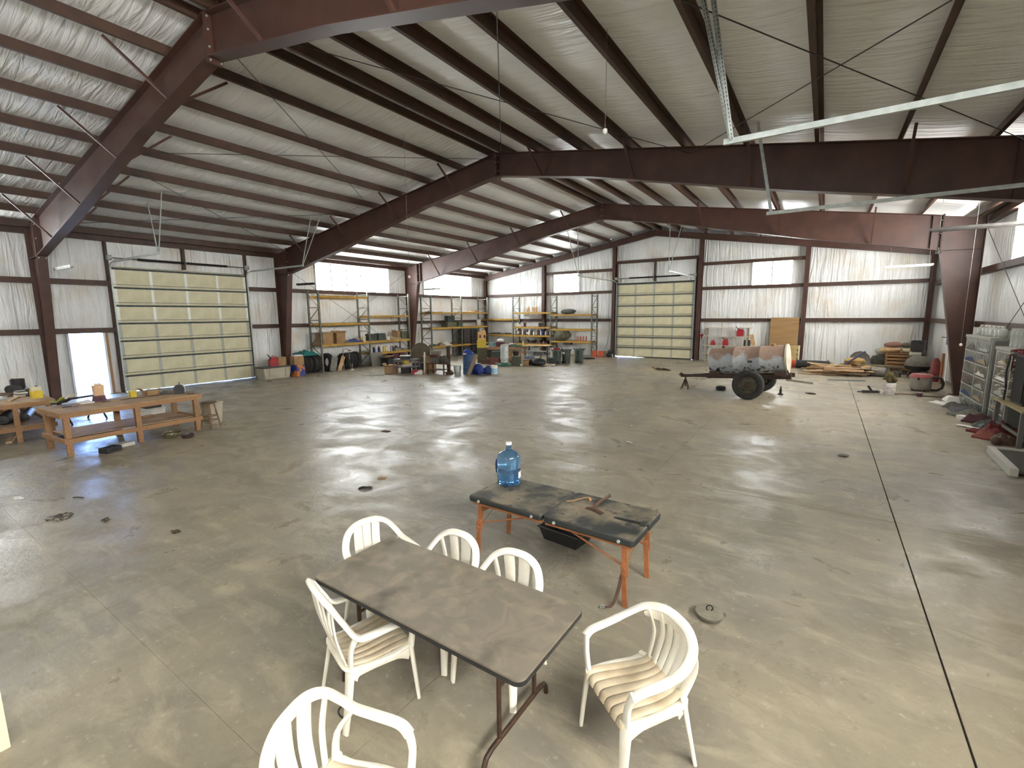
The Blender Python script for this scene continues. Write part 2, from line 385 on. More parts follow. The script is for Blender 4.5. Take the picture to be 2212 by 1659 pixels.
fb += [(EC[1], D2[0]-jb, H2[0], HH[0], None), (D2[1]+jb, EC[2], H2[0], HH[0], None)]
sheets(wb, fb, pbi, 80)
# front wall behind the camera
pf = lambda u, v, d: (u, -LEN+d, v)
WF = [(5.57, 7.39, 4.06, 5.22), (17.38, 19.17, 4.06, 5.22)]
gf = [(0, W, *H1), (0, W, *H2), (EC[0], EC[3], *H3)]
wf = build_wall('wall_front', 'near gable wall of white insulation behind the viewer', [-.28, XM, W+.28]+EC, WF, pf, 0, 5.5, gf, [], 4, slope=True)
pfi = lambda u, v, d: (u, -LEN-.19+d, v)
sheets(wf, fields([0., EC[0], EC[1], EC[2], EC[3], W], [0., H1[0], H2[0], H3[0]], WF)+[(a, b, H3[0], 99, gtop) for a, b in zip([0.]+EC, EC+[W])], pfi, 140)
def hcol(x, y, z1, d=.22, w_=.2, along='Y'):
    mb = MB(); t = .012
    mb.b2((x-w_/2, y-d/2, 0), (x+w_/2, y-d/2+t, z1)); mb.b2((x-w_/2, y+d/2-t, 0), (x+w_/2, y+d/2, z1)); mb.b2((x-t/2, y-d/2, 0), (x+t/2, y+d/2, z1)); return mb
for x in EC:
    part('column', hcol(x, -.02, rtop(x)-.3, .28), STEEL, wb); part('column', hcol(x, -LEN+.02, rtop(x)-.3, .28), STEEL, wf)
for x in (.06, W-.06):
    part('corner_post', hcol(x, -.1, rtop(x)-.3, .2, .18), STEEL, wb); part('corner_post', hcol(x, -LEN+.1, rtop(x)-.3, .2, .18), STEEL, wf)
# panes of translucent fibreglass
def window(n, root_label, hole, place, ribs, sunny=False):
    a, b, c, d = hole; cnt = ribs; wroot = None
    mbf = MB()
    def bx(u0, u1, v0, v1, d0, d1):
        p, q = place(u0, v0, d0), place(u1, v1, d1)
        return (tuple(min(p[i], q[i]) for i in range(3)), tuple(max(p[i], q[i]) for i in range(3)))
    for u0, u1, v0, v1 in ((a-.03, a, c, d), (b, b+.03, c, d)): mbf.b2(*bx(u0, u1, v0, v1, -.2, -.1))
    wroot = part(f'window_{n}', mbf, VINYL_WALL); tag(wroot, root_label, 'window', kind='structure')
    step = (b-a)/cnt
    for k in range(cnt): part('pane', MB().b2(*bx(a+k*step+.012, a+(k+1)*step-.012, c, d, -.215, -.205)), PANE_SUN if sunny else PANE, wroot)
    for k in range(1, cnt): part('rib', MB().b2(*bx(a+k*step-.028, a+k*step+.028, c, d, -.225, -.19)), M('pane_lap_rib', 'b9b7ae', .6), wroot)
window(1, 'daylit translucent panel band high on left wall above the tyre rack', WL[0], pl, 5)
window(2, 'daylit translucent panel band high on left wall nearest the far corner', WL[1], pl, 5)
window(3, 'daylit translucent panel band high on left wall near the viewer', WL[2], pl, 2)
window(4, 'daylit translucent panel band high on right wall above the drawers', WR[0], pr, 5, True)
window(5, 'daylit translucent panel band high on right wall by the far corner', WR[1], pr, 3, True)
window(6, 'unseen daylit panel band high on right wall beside the viewer, lengthened for more light', WR[2], pr, 5, True)
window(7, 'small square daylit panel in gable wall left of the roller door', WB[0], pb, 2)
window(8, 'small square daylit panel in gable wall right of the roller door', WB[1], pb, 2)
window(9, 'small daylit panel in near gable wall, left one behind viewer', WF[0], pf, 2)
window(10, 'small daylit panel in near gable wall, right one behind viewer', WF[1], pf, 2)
# ceiling: deck, insulation strips, purlins
mb = MB(); t = .05
for s in (-1, 1):
    e = XM+s*(XM+.3)
    z0, z1 = rtop(XM)+.27, rtop(e)+.27
    mb.add([(XM, -LEN-.3, z0), (XM, .3, z0), (e, .3, z1), (e, -LEN-.3, z1), (XM, -LEN-.3, z0+t), (XM, .3, z0+t), (e, .3, z1+t), (e, -LEN-.3, z1+t)], [(0, 1, 2, 3), (7, 6, 5, 4), (4, 5, 1, 0), (5, 6, 2, 1), (6, 7, 3, 2), (7, 4, 0, 3)])
ce = part('ceiling', mb, M('roof_sheeting', 'b8b5aa', .6)); tag(ce, 'gable roof of silvery insulation strips between maroon purlins', 'ceiling', kind='structure')
PX = [.24+1.325*k for k in range(9)]
yb = [-LEN, -3*BAY, -2*BAY, -BAY, .02]
def purlin(s, x, y0, y1):
    xx = x if s < 0 else W-x; z = rtop(xx); h, fw, tk = .2, .07, .012; d = -s*SL
    sec = [(0, 0), (fw, 0), (fw, .022), (fw-tk, .022), (fw-tk, tk), (tk, tk), (tk, h), (-fw, h), (-fw, h-tk), (0, h-tk)]
    return MB().prism([(xx+a*(1 if s < 0 else -1), z+b) for a, b in sec], y1-y0, 'Y', y0)
for s in (-1, 1):
    for x in PX+[12.03]:
        for y0, y1 in zip(yb[:-1], yb[1:]): part('purlin', purlin(s, x, y0+.004, y1-.004), STEEL_D, ce)
    xs = PX+[12.03, XM]
    for a, b in zip(xs[:-1], xs[1:]):
        for y0, y1 in zip(yb[:-1], yb[1:]):
            mbs = MB(); nu, nv = 6, 16; vs = []
            for i in range(nu+1):
                for j in range(nv+1):
                    x = a+(b-a)*i/nu; y = y0+(y1-y0)*j/nv; xx = x if s < 0 else W-x
                    sag = (.05*math.sin(math.pi*i/nu)**.7 if b-a > .5 else .01)*(.8+.5*noise.noise(Vector((x*2, y*.8, s))))
                    vs.append((xx, y, rtop(xx)+.215-sag))
            m_ = nv+1; mbs.add(vs, [(i*m_+j, (i+1)*m_+j, (i+1)*m_+j+1, i*m_+j+1) for i in range(nu) for j in range(nv)])
            part('insulation_strip', mbs, VINYL_ROOF, ce, 60)
# brace rods in the roof and walls
def rod(a, b, parent, r=.008): part('brace_rod', MB().cyl(a, b, r, n=5), DKGREY, parent)
for y0, y1 in ((-3*BAY, -2*BAY),):
    for (xa, xb) in ((1., 6.8), (6.8, 12.2), (12.4, 17.8), (17.8, 23.5)):
        rod((xa, y0, rtop(xa)-.12), (xb, y1, rtop(xb)-.12), ce); rod((xb, y0, rtop(xb)-.12), (xa, y1, rtop(xa)-.12), ce)
for y0, y1 in ((-2*BAY, -BAY),):
    rod((.03, y0, .3), (.03, y1, 5.1), wl); rod((.03, y1, .3), (.03, y0, 5.1), wl)
    rod((W-.03, y0, .3), (W-.03, y1, 5.1), wr); rod((W-.03, y1, .3), (W-.03, y0, 5.1), wr)
# rigid steel frames
def depth(d):   # rafter depth at distance d from the ridge
    tab = [(0, .63), (3, .65), (7.5, .92), (11.3, 1.04), (12.3, 1.06)]
    for (a, p), (b, q) in zip(tab[:-1], tab[1:]):
        if d <= b: return p+(q-p)*(d-a)/(b-a)
    return 1.06
def strip(mb, pts, y, wd, th=.018):   # flange following a polyline in the x-z plane
    for (a, b) in zip(pts[:-1], pts[1:]): mb.bar((a[0], y, a[1]), (b[0], y, b[1]), wd, th, up=(0, 0, 1) if abs(b[0]-a[0]) > abs(b[1]-a[1]) else (1, 0, 0))
def frame(y, label):
    fr = thing('steel_portal', label, 'steel portal', (0, y, 0), group='rigid steel frames')
    for s in (-1, 1):
        X = lambda d: XM+s*d
        ds = [11.25, 9.5, 7.5, 5., 3., 0.]; knee = 11.25
        zk = rtop(X(knee))-depth(knee); zt = rtop(X(12.2))
        web = [(X(knee), zk)]+[(X(d), rtop(X(d))-depth(d)) for d in ds[1:]]+[(X(0), ZR)]+[(X(d), rtop(X(d))) for d in (6., knee)]
        mb = MB().prism(web if s > 0 else web[::-1], .012, 'Y', -.006)
        strip(mb, [(X(d), rtop(X(d))-depth(d)) for d in ds], 0, .24); strip(mb, [(X(knee), rtop(X(knee))), (X(0), ZR)], 0, .24)
        part('rafter', mb, STEEL, fr)
        col = [(X(12.22), 0), (X(12.0), 0), (X(knee), zk), (X(knee), rtop(X(knee))), (X(12.22), zt)]
        mb = MB().prism(col if s < 0 else col[::-1], .012, 'Y', -.006)
        strip(mb, [(X(12.0), 0), (X(knee), zk)], 0, .24); strip(mb, [(X(12.22), 0), (X(12.22), zt)], 0, .24)
        mb.bar((X(knee), 0, zk), (X(12.22), 0, zk-.02), .2, .014); mb.b2((min(X(11.9), X(12.3)), -.14, 0), (max(X(11.9), X(12.3)), .14, .02))
        part('column', mb, STEEL, fr)
        for q in (-.012, .012): part('splice_plate', MB().b2((X(knee)+q-.008, -.12, zk-.1), (X(knee)+q+.008, .12, rtop(X(knee))+.04)), STEEL, fr)
        part('splice_plate', MB().b2((X(.012)-.008, -.12, ZR-.72), (X(.012)+.008, .12, ZR+.02)), STEEL, fr)
        bolts = MB()
        for z in (ZR-.69, ZR-.5, ZR-.25, ZR-.06):
            for yy in (-.08, .08): bolts.cyl((X(.03), yy, z), (X(.055), yy, z), .016, n=6)
        for z in (zk-.06, zk+.06, zk+.5, zk+.9):
            for yy in (-.08, .08): bolts.cyl((X(knee-.02), yy, z), (X(knee-.05), yy, z), .018, n=6)
        part('bolts', bolts, GALV, fr)
        for d in (1.55, 4.2, 6.85, 9.5, 11.0):
            zb = rtop(X(d))-depth(d)+.02; part('stiffener', MB().b2((X(d)-.006, -.11, zb), (X(d)+.006, .11, rtop(X(d)))), STEEL, fr) if d > 10 else None
            for yy in ((-1, 1) if y > -3*BAY else (-1, 1)):
                if d < 10.5: part('flange_brace', MB().bar((X(d), yy*.1, zb), (X(d), yy*.95, rtop(X(d))+.02), .045, .045), STEEL, fr)
    return fr
frame(FRAMES[0], 'maroon steel frame nearest the viewer crossing the top left corner')
frame(FRAMES[1], 'middle maroon steel frame, its column left of the tyre rack')
frame(FRAMES[2], 'farthest free-standing maroon steel frame with column beside the drawers')
for y, lb, host in ((-.18, 'x', wb), (-LEN+.18, 'x', wf)):
    for s in (-1, 1):
        X = lambda d: XM+s*d
        mb = MB(); strip(mb, [(X(0), ZR-.02), (X(12.2), rtop(X(12.2))-.02)], y, .2); strip(mb, [(X(0), ZR-.33), (X(12.2), rtop(X(12.2))-.33)], y, .2)
        poly = [(X(0), ZR-.33), (X(12.2), rtop(X(12.2))-.33), (X(12.2), rtop(X(12.2))-.02), (X(0), ZR-.02)]
        mb.prism(poly if s < 0 else poly[::-1], .012, 'Y', y-.006); part('rake_beam', mb, STEEL, host)
# ---------------------------------------------------------------- overhead doors
def overhead(n, label, width, height, loc, rz, run=4.7, hang=((0., .3), (0., .3)), perf=False):
    """built facing -Y (into the room) with its left jamb at x=0"""
    dr = thing(f'door_{n}', label, 'overhead door', loc, rz, kind='structure')
    rows, cols = 7, 4; rh = height/rows; cw = width/cols
    pm = MB().b2((.012, .03, .012), (cw-.012, .07, rh-.012)).mesh('panel')
    for i in range(rows):
        for j in range(cols): link('panel', pm, CREAM, dr, (j*cw, 0, i*rh))
    sm = MB().b2((-.045, .015, .02), (.045, .075, rh-.03)); sms = (sm.mesh('stile'), sm.mesh('stile'))
    WS = (M('grey_stile', 'a9aaa0', .5, .2), M('white_stile', 'eceee6', .45))
    for i in range(rows):
        for j in range(cols+1):
            q = 1 if i > 3 and n != 2 else 0
            link('stile', sms[q], WS[q], dr, (min(max(j*cw, .045), width-.045), 0, i*rh))
    st = MB().b2((0, -.05, -.012), (width, .03, .012)).b2((0, -.05, -.03), (width, -.044, .03)).mesh('strut')
    rd = MB().b2((0, -.02, 0), (width, .03, .014)).mesh('rail')
    for i in range(1, rows+1):
        if i < rows: link('strut', st, GALV_D, dr, (0, 0, i*rh-.05)); link('rail', rd, GALV_D, dr, (0, 0, i*rh+.06))
        else: link('strut', st, GALV, dr, (0, 0, i*rh-.02))
    part('light_block_skin', MB().b2((-.05, .072, .04), (width+.05, .084, height+.06)).b2((-.05, .072, height-.02), (width+.05, .27, height+.07)), CREAM, dr)  # added sheet behind the panels, keeps daylight from leaking through the gaps
    for side, x in enumerate((-.05, width+.05)):
        part('jamb', MB().b2((x-.06 if x < 0 else x, -.01, 0), (x if x < 0 else x+.06, .2, 5.25 if n != 2 else 5.62)), STEEL_D, dr)
        part('track', MB().b2((x-.02, -.09, 0), (x+.02, -.03, height+.02)), GALV, dr)
        arc = [(x, -.06-.38*(1-math.cos(a)), height+.02+.16*math.sin(a)) for a in (k*math.pi/14 for k in range(8))]
        part('track', MB().tube(arc, .022, 6), GALV, dr)
        part('track', MB().bar((x, -.44, height+.18), (x, -run, height+.18), .045, .06), GALV, dr)
        part('cable_drum', MB().cyl((x-.06, -.12, height+.34), (x+.06, -.12, height+.34), .09, n=12), GALV, dr)
        for q, off in enumerate(hang[side]):
            yt = -run+.08-off; wx = loc[0]+(yt*math.sin(-rz) if abs(rz) > .1 else x); zt = rtop(wx)+.05-loc[2]; ww = .055 if perf else .032
            hg = part('track_hanger', MB().bar((x+.02*q, -run+.08, height+.18), (x+.02*q, yt, zt), ww, ww*.35, up=(1, 0, 0)).bar((x+.02*q+ww*.4, -run+.08, height+.18), (x+.02*q+ww*.4, yt, zt), ww*.3, ww*.6, up=(1, 0, 0)), GALV, dr)
            if perf:
                hm = MB(); a_, b_ = Vector((x+.02*q, -run+.08, height+.18)), Vector((x+.02*q, yt, zt)); nn = int((b_-a_).length/.045)
                for i in range(nn):
                    c_ = a_.lerp(b_, (i+.5)/nn)
                    for dx in (-.012, .012): hm.box(c_+Vector((dx*0, dx, 0)), (.024, .009, .016))
                part('punched_holes', hm, BLACKST, hg, kind='stuff')
    part('torsion_shaft', MB().cyl((-.15, -.12, height+.34), (width+.15, -.12, height+.34), .016, n=8), GALV_D, dr)
    for a, b in ((.75, width/2-.05), (width/2+.05, width-.75)):
        sp = MB(); pts = []; turns = 36
        part('torsion_spring', MB().cyl((a, -.12, height+.34), (b, -.12, height+.34), .042, n=10), BLACKST, dr)
    part('spring_bracket', MB().b2((width/2-.04, -.06, height+.1), (width/2+.04, .2, 5.25 if n != 2 else 5.62)), STEEL_D, dr)
    return dr
overhead(1, 'cream sectional overhead door in the left wall', D1[1]-D1[0], D1[3], (0.0, D1[0], 0), R(90), run=4.2, hang=((-.35, .65), (.75, 1.4)))
overhead(2, 'cream sectional overhead door in the far gable wall', D2[1]-D2[0], D2[3]-.03, (D2[0], -.0, .03), 0, run=5.5, hang=((1.5, .2), (.1, -2.0)))
overhead(3, 'cream sectional overhead door in right wall, its tracks overhead', D3[1]-D3[0], D3[3], (W, D3[1], 0), R(-90), run=4.95, hang=((.34,), (.42, .3)), perf=True)
part('bottom_seal', MB().add([(1.9, .03, -.03), (4.47, .03, -.03), (4.47, .03, .04), (.0, .03, .04), (1.9, .08, -.03), (4.47, .08, -.03), (4.47, .08, .04), (.0, .08, .04)], [(0, 1, 2, 3), (7, 6, 5, 4), (0, 4, 5, 1), (1, 5, 6, 2), (2, 6, 7, 3), (3, 7, 4, 0)]), BLACK, bpy.data.objects['door_2'])
# open personnel door beside the left overhead door
md = thing('door_4', 'open personnel doorway in the left wall, bright outside', 'door', (0, 0, 0), kind='structure')
JW = M('skylit_white_jamb', 'cfd6da', .5)  # frame white tinted towards blue, the doorway skylight put into its colour
part('jamb', MB().b2((-.26, MAN[0]-.0, 0), (-.02, MAN[0]+.05, MAN[3])), JW, md); part('jamb', MB().b2((-.26, MAN[1]-.06, 0), (-.02, MAN[1], MAN[3])), JW, md)
part('head', MB().b2((-.26, MAN[0], MAN[3]-.05), (-.02, MAN[1], MAN[3])), JW, md)
lf = MB().b2((0, -.045, .02), (.95, 0, 2.12)); part('leaf', lf, WHITE, md, loc=(-.24, MAN[0]+.06, 0), rot=(0, 0, R(172)))
part('threshold', MB().b2((-.26, MAN[0], 0), (-.02, MAN[1], .015)), GALV, md)
part('trim_stud', MB().b2((-.19, MAN[1], 0), (.0, MAN[1]+.07, 2.14)), WOOD, md)
# ================================================================ foreground furniture
DUSTTOP = M('dusty_brown_laminate', '6f675a', .55, c2='857b69', scale=5., lo=.42, hi=.68, dist=1.2, c3='4f483f', s3=2.6, lo3=.55, hi3=.7)
TUBEBR = M('brown_steel_tube', '4a3526', .5, .3, c2='3a2a1f', scale=14.)
def rrect(x0, x1, y0, y1, r, n=6):
    out = []
    for cx, cy, a0 in ((x1-r, y1-r, 0), (x0+r, y1-r, 90), (x0+r, y0+r, 180), (x1-r, y0+r, 270)):
        out += [(cx+r*math.cos(R(a0+90*k/n)), cy+r*math.sin(R(a0+90*k/n))) for k in range(n+1)]
    return out
ft = thing('folding_table', 'dusty brown folding table among white plastic chairs', 'table', (18.645, -25.488, 0), R(-.4))
part('tabletop', MB().prism(rrect(-.915, .915, -.379, .379, .055), .012, 'Z', .728), DUSTTOP, ft)
part('edge_band', MB().prism(rrect(-.918, .918, -.382, .382, .058), .024, 'Z', .703), BLACK, ft)
for s in (-1, 1):
    x = s*.64
    for y in (-.2, .2): part('leg', MB().cyl((x, y, .105), (x, y, .705), .0155, n=10), TUBEBR, ft, 40)
    fp = [(x, -.36, 0), (x, -.355, .05), (x, -.33, .09), (x, -.28, .105), (x, 0, .105), (x, .28, .105), (x, .33, .09), (x, .355, .05), (x, .36, 0)]
    part('foot_bar', MB().tube(fp, .0165, 10), TUBEBR, ft, 50)
    part('brace', MB().cyl((x, 0, .45), (x-s*.42, 0, .70), .009, n=8), TUBEBR, ft, 40)
    part('cross_bar', MB().cyl((x, -.2, .45), (x, .2, .45), .011, n=8), TUBEBR, ft, 40)
# ---- white plastic chairs (front faces local +Y)
def chair(label, loc, face, kind):
    ch = thing('plastic_chair', label, 'chair', loc, math.atan2(face[1], face[0])-math.pi/2, 'white plastic garden chairs')
    bar_h = kind == 'barrel'
    if bar_h: half = [(.262, .19, .60), (.272, .14, .627), (.28, .0, .645), (.272, -.13, .68), (.225, -.225, .735), (.12, -.285, .768), (0, -.30, .775)]
    elif kind == 'high': half = [(.235, .19, .58), (.245, .12, .605), (.25, -.08, .612), (.245, -.17, .635), (.23, -.235, .74), (.19, -.30, .86), (.10, -.335, .912), (0, -.345, .925)]
    else: half = [(.248, .19, .60), (.262, .13, .632), (.268, -.02, .64), (.258, -.12, .66), (.235, -.185, .715), (.185, -.235, .785), (.10, -.262, .828), (0, -.268, .838)]
    path = half+[(-x, y, z) for x, y, z in half[-2::-1]]
    n = len(path); wd = [.05]*n
    part('arm_and_back_rail', MB().sweep(path, .058, .022, guide=lambda p: (p.x*.2, (-.1-p.y)*1.2 if p.z > .66 else 0, 1 if p.z < .66 else .35), sub=5), WHITEPL, ch, 50)
    # seat slats with slots between
    sw = .4; ns = 7; pw = sw/ns
    for k in range(ns):
        x = -sw/2+pw*(k+.5); fl_ = 1+.1*(1 if kind != 'x' else 0)
        sp = [(x*.86, -.215, .425), (x*.9, -.17, .405), (x, -.05, .398), (x*1.06, .1, .41), (x*1.1, .19, .412), (x*1.1, .215, .395), (x*1.1, .222, .37)]
        part('seat_slat', MB().sweep(sp, pw*1.03-.007, .012, guide=(0, .2, 1), sub=3), SEATPL, ch, 50)
    part('seat_rim', MB().sweep([(.205, .2, .395), (.222, .05, .385), (.205, -.12, .385), (.185, -.215, .40), (0, -.228, .405), (-.185, -.215, .40), (-.205, -.12, .385), (-.222, .05, .385), (-.205, .2, .395)], .05, .02, guide=(0, 0, 1), sub=4), WHITEPL, ch, 50)
    # aprons sweeping into the legs
    for s in (-1, 1):
        part('apron', MB().sweep([(s*.225, .19, .345), (s*.228, .1, .368), (s*.222, -.05, .372), (s*.205, -.16, .36), (s*.2, -.2, .335)], [.10, .05, .042, .05, .09], .014, guide=(1, 0, 0), sub=4), WHITEPL, ch, 50)
        fx = .215 if bar_h else .235
        part('leg', MB().sweep([(s*fx, .195, .41), (s*(fx+.012), .21, .22), (s*(fx+.022), .228, 0)], [.075, .058, .045], [.03, .026, .022], guide=(.5*s, 1, 0), sub=3), WHITEPL, ch, 50)
        part('leg', MB().sweep([(s*.19, -.205, .42), (s*.212, -.235, .22), (s*.232, -.275, 0)], [.07, .056, .045], [.03, .026, .022], guide=(.5*s, -1, 0), sub=3), WHITEPL, ch, 50)
        part('arm_support', MB().sweep([(half[0][0]*s, half[0][1]-.005, half[0][2]+.012), (s*(fx+.018), .2, .52), (s*fx, .195, .40)], [.048, .046, .06], .024, guide=(0, 1, 0), sub=3), WHITEPL, ch, 50)
        if not bar_h: part('back_post', MB().sweep([(s*.19, -.205, .40), (s*.218, -.205, .54), (s*(half[3][0]-.005), half[3][1]-.01, half[3][2]-.012)], [.05, .042, .04], .022, guide=(0, 1, 0), sub=3), WHITEPL, ch, 50)
    # backrest
    def rail_at(x):
        for (a, b) in zip(half[:-1], half[1:]):
            if b[0] <= abs(x) <= a[0]: u = (abs(x)-b[0])/(a[0]-b[0]+1e-9); return [b[i]+(a[i]-b[i])*u for i in range(3)]
        return half[-1]
    if kind == 'oval': spec = [(x, x*1.06, .077, .077) for x in (-.08, 0., .08)]
    elif kind == 'barrel': spec = [(.165*t, .205*t, .050, .064) for t in (-1, -.667, -.333, 0, .333, .667, 1)]
    elif kind == 'high': spec = [(.15*t, .185*t, .052, .062) for t in (-1, -.5, 0, .5, 1)]
    else: spec = [(.046, .07, .078, .1), (-.046, -.07, .078, .1), (.13, .185, .04, .05), (-.13, -.185, .04, .05)]
    for xb, xt, wb_, wt in spec:
        tp = rail_at(xt); yb_ = -.215
        mid = ((xb+xt)/2, (yb_+tp[1])/2-(.02 if not bar_h else .045), (.42+tp[2])/2)
        part('back_slat', MB().sweep([(xb, yb_, .405), mid, (xt, tp[1]+.004, tp[2]-.006)], [wb_, (wb_+wt)/2, wt], .012, guide=(xt*.6 if not bar_h else xt*1.6, 1, 0), sub=5), WHITEPL, ch, 50)
    if bar_h:
        band = [(x*.965, y+.006, z-.045) for x, y, z in half[4:]]; band = band+[(-x, y, z) for x, y, z in band[-2::-1]]
        nb = len(band)
        part('back_shell', MB().sweep(band, [.03]+[.1]*(nb-2)+[.03], .014, guide=lambda p: (p.x*1.2, -.25+p.y*.0-.3, .12), sub=5), WHITEPL, ch, 50)
    return ch
chair('low barrel-backed white plastic chair standing free at the table end, facing the viewer', (19.93, -25.19, 0), (-.60, -.80), 'barrel')
chair('white plastic chair pushed under the near long side of the folding table', (18.25, -25.79, 0), (.30, .954), 'high')
chair('white plastic chair at the left end of the table, plain panel back', (17.74, -25.22, 0), (1., -.2), 'oval')
chair('fan-backed white plastic chair behind the table, beside the panel-backed one', (18.33, -25.17, 0), (-.03, -1), 'fan')
chair('fan-backed white plastic chair behind the table, nearest the massage table', (18.92, -25.18, 0), (.04, -1), 'fan')
chair('white plastic chair cut off by the bottom edge, closest to the viewer', (19.08, -26.60, 0), (1., .32), 'fan')
# ---- massage table
VIN = M('dusty_black_vinyl', '2a2d2b', .55, c2='7d735f', scale=3.6, lo=.38, hi=.62, detail=10., c3='2b2d28', s3=7., lo3=.56, hi3=.68)
def dusty_vinyl():
    m = VIN; n = m.node_tree.nodes; l = m.node_tree.links
    g = n.new('ShaderNodeNewGeometry'); sp = n.new('ShaderNodeSeparateXYZ'); l.new(g.outputs['Normal'], sp.inputs[0])
    mr = n.new('ShaderNodeMapRange'); mr.inputs[1].default_value = .55; mr.inputs[2].default_value = .95; l.new(sp.outputs['Z'], mr.inputs[0])
    mx = next(q for q in n if q.type == 'MIX'); src = mx.inputs[0].links[0].from_socket
    mu = n.new('ShaderNodeMath'); mu.operation = 'MULTIPLY'; l.new(src, mu.inputs[0]); l.new(mr.outputs[0], mu.inputs[1]); l.new(mu.outputs[0], mx.inputs[0])
dusty_vinyl()
VIN_S = M('black_vinyl_side', '232524', .45, c2='35362f', scale=8.)
ORW = M('orange_stained_wood', 'a1673f', .5, c2='8b5533', scale=9.)
mt = thing('massage_table', 'dusty black padded massage table on orange wooden legs', 'massage table', (18.56, -23.55, 0), R(-1.6))
def pad(name, poly):
    o = part(name, MB().prism(poly, .075, 'Z', .605), VIN, mt, 40); bv = o.modifiers.new('b', 'BEVEL'); bv.width = .026; bv.segments = 4; bv.limit_method = 'ANGLE'; bv.angle_limit = R(50); return o
pad('pad', rrect(-.945, -.004, -.375, .375, .035, 4))
pp = rrect(.004, .945, -.375, .375, .05, 4)
k_ = len(pp)
right = [q for q in pp]
# slot for the face opening cut in from the right end
slot = [(.945, -.022), (.80, -.022), (.79, -.03), (.62, -.03), (.605, -.015), (.605, .015), (.62, .03), (.79, .03), (.80, .022), (.945, .022)]
ul = rrect(.004, .945, -.375, .375, .05, 4)
topc = ul[:5]; tl = ul[5:10]; bl = ul[10:15]; br = ul[15:]
pad('pad', topc+tl+bl+br+slot)
part('face_strap', MB().sweep([(.90, -.06, .682), (.90, 0, .688), (.90, .06, .682)], .06, .008, sub=3), VIN_S, mt)
for x in (-.80, -.12, .14, .80):
    part('corner_knob', MB().lathe([(.0, -.379), (.014, -.383), (.017, -.376), (.017, -.36)], 12, (x, 0, .635), 'Y'), GALV, mt, 40)
part('frame', MB().b2((-.9, -.34, .575), (-.02, -.31, .605)).b2((-.9, .31, .575), (-.02, .34, .605)).b2((.02, -.34, .575), (.9, -.31, .605)).b2((.02, .31, .575), (.9, .34, .605)).b2((-.9, -.34, .575), (-.87, .34, .605)).b2((.87, -.34, .575), (.9, .34, .605)), ORW, mt)
for s in (-1, 1):
    for y in (-.30, .28):
        x = s*.83
        part('leg', MB().bar((x, y, .605), (x+s*.015, y, .28), .05, .026, up=(0, 1, 0)), ORW, mt)
        part('leg_extension', MB().bar((x+s*.004, y-.026, .40), (x+s*.03, y-.026, 0), .045, .026, up=(0, 1, 0)), ORW, mt)
        for z in (.31, .37): part('leg_knob', MB().lathe([(.018, -.055), (.02, -.045), (.02, -.038), (.008, -.03), (.008, .0)], 12, (x+s*.012, y, z), 'Y'), ORW, mt, 40)
    part('cross_rail', MB().bar((s*.83, -.3, .5), (s*.83, .28, .5), .018, .05), ORW, mt)
    for y in (-.26, .25): part('diagonal_brace', MB().cyl((s*.84, y, .34), (s*.14, y, .585), .0095, n=8), ORW, mt, 40)
    part('wire_brace', MB().cyl((s*.83, -.3, .33), (s*.83, .2, .58), .004, n=6), ORW, mt)
# ---- jug
JUG = M('clear_blue_polycarbonate', '7fb4e0', .08, trans=.92, spec=.5)
jg = thing('water_jug', 'blue five-gallon water jug standing on the massage table', 'water jug', (17.79, -23.37, .6795))
prof = [(.0, 0), (.118, 0), (.133, .014), (.136, .05), (.134, .075), (.138, .09), (.138, .2), (.134, .208), (.138, .216), (.138, .30), (.136, .325), (.125, .355), (.10, .378), (.06, .398), (.036, .412), (.029, .43), (.029, .475), (.0, .475)]
part('shell', MB().lathe(prof, 32, cap=False), JUG, jg, 60)
WATER = M('still_water', 'a6cbe6', .02, trans=.97)
part('water', MB().lathe([(.0, .006), (.112, .006), (.126, .02), (.129, .05), (.128, .085), (.131, .15), (.0, .15)], 32, cap=False), WATER, jg, 60)
part('cap', MB().lathe([(.0, .468), (.034, .468), (.036, .474), (.036, .494), (.032, .5), (.0, .5)], 24, cap=False), WHITE, jg, 50)
a_ = R(205)
hx, hy = math.cos(a_), math.sin(a_)
part('handle', MB().tube([(hx*.12, hy*.12, .30), (hx*.142, hy*.142, .285), (hx*.147, hy*.147, .25), (hx*.147, hy*.147, .17), (hx*.142, hy*.142, .135), (hx*.12, hy*.12, .12)], .012, 8), M('deep_blue_handle', '173a66', .3), jg, 60)
lbm = MB(); vs = []
for i in range(9):
    an = R(-4+4.2*i)
    for z in (.09, .165): vs.append((math.cos(an)*.1392, math.sin(an)*.1392, z))
lbm.add(vs, [(2*i, 2*i+2, 2*i+3, 2*i+1) for i in range(8)]); part('paper_label', lbm, WHITE, jg, 60)
# ---- straps and scrap on the massage table
solo('leather_strap', MB().sweep([(-.13, -.05, .004), (-.07, -.035, .012), (0, 0, .03), (.06, .02, .045), (.10, .02, .05), (.115, .005, .03), (.10, -.01, .012)], .03, .004, sub=6), TAN, 'curling tan leather strap lying on the massage table', 'strap', (18.72, -23.42, .681), R(12), smooth=50)
solo('leather_strap', MB().sweep([(.06, .13, .095), (.04, .08, .075), (.0, .02, .04), (-.02, -.03, .012), (-.02, -.07, .004)], .035, .005, guide=(1, 0, .3), sub=6), BROWN, 'dark brown leather strap arching up on the massage table', 'strap', (18.94, -23.42, .681), R(-5), smooth=50)
solo('rusted_hinge_plate', MB().sweep([(-.1, 0, .006), (-.03, .0, .02), (.04, -.005, .018), (.1, -.01, .006)], .05, .006, sub=5), RUST, 'rusty curved metal plate on the massage table pad', 'metal scrap', (18.95, -23.56, .681), R(-12), smooth=50)
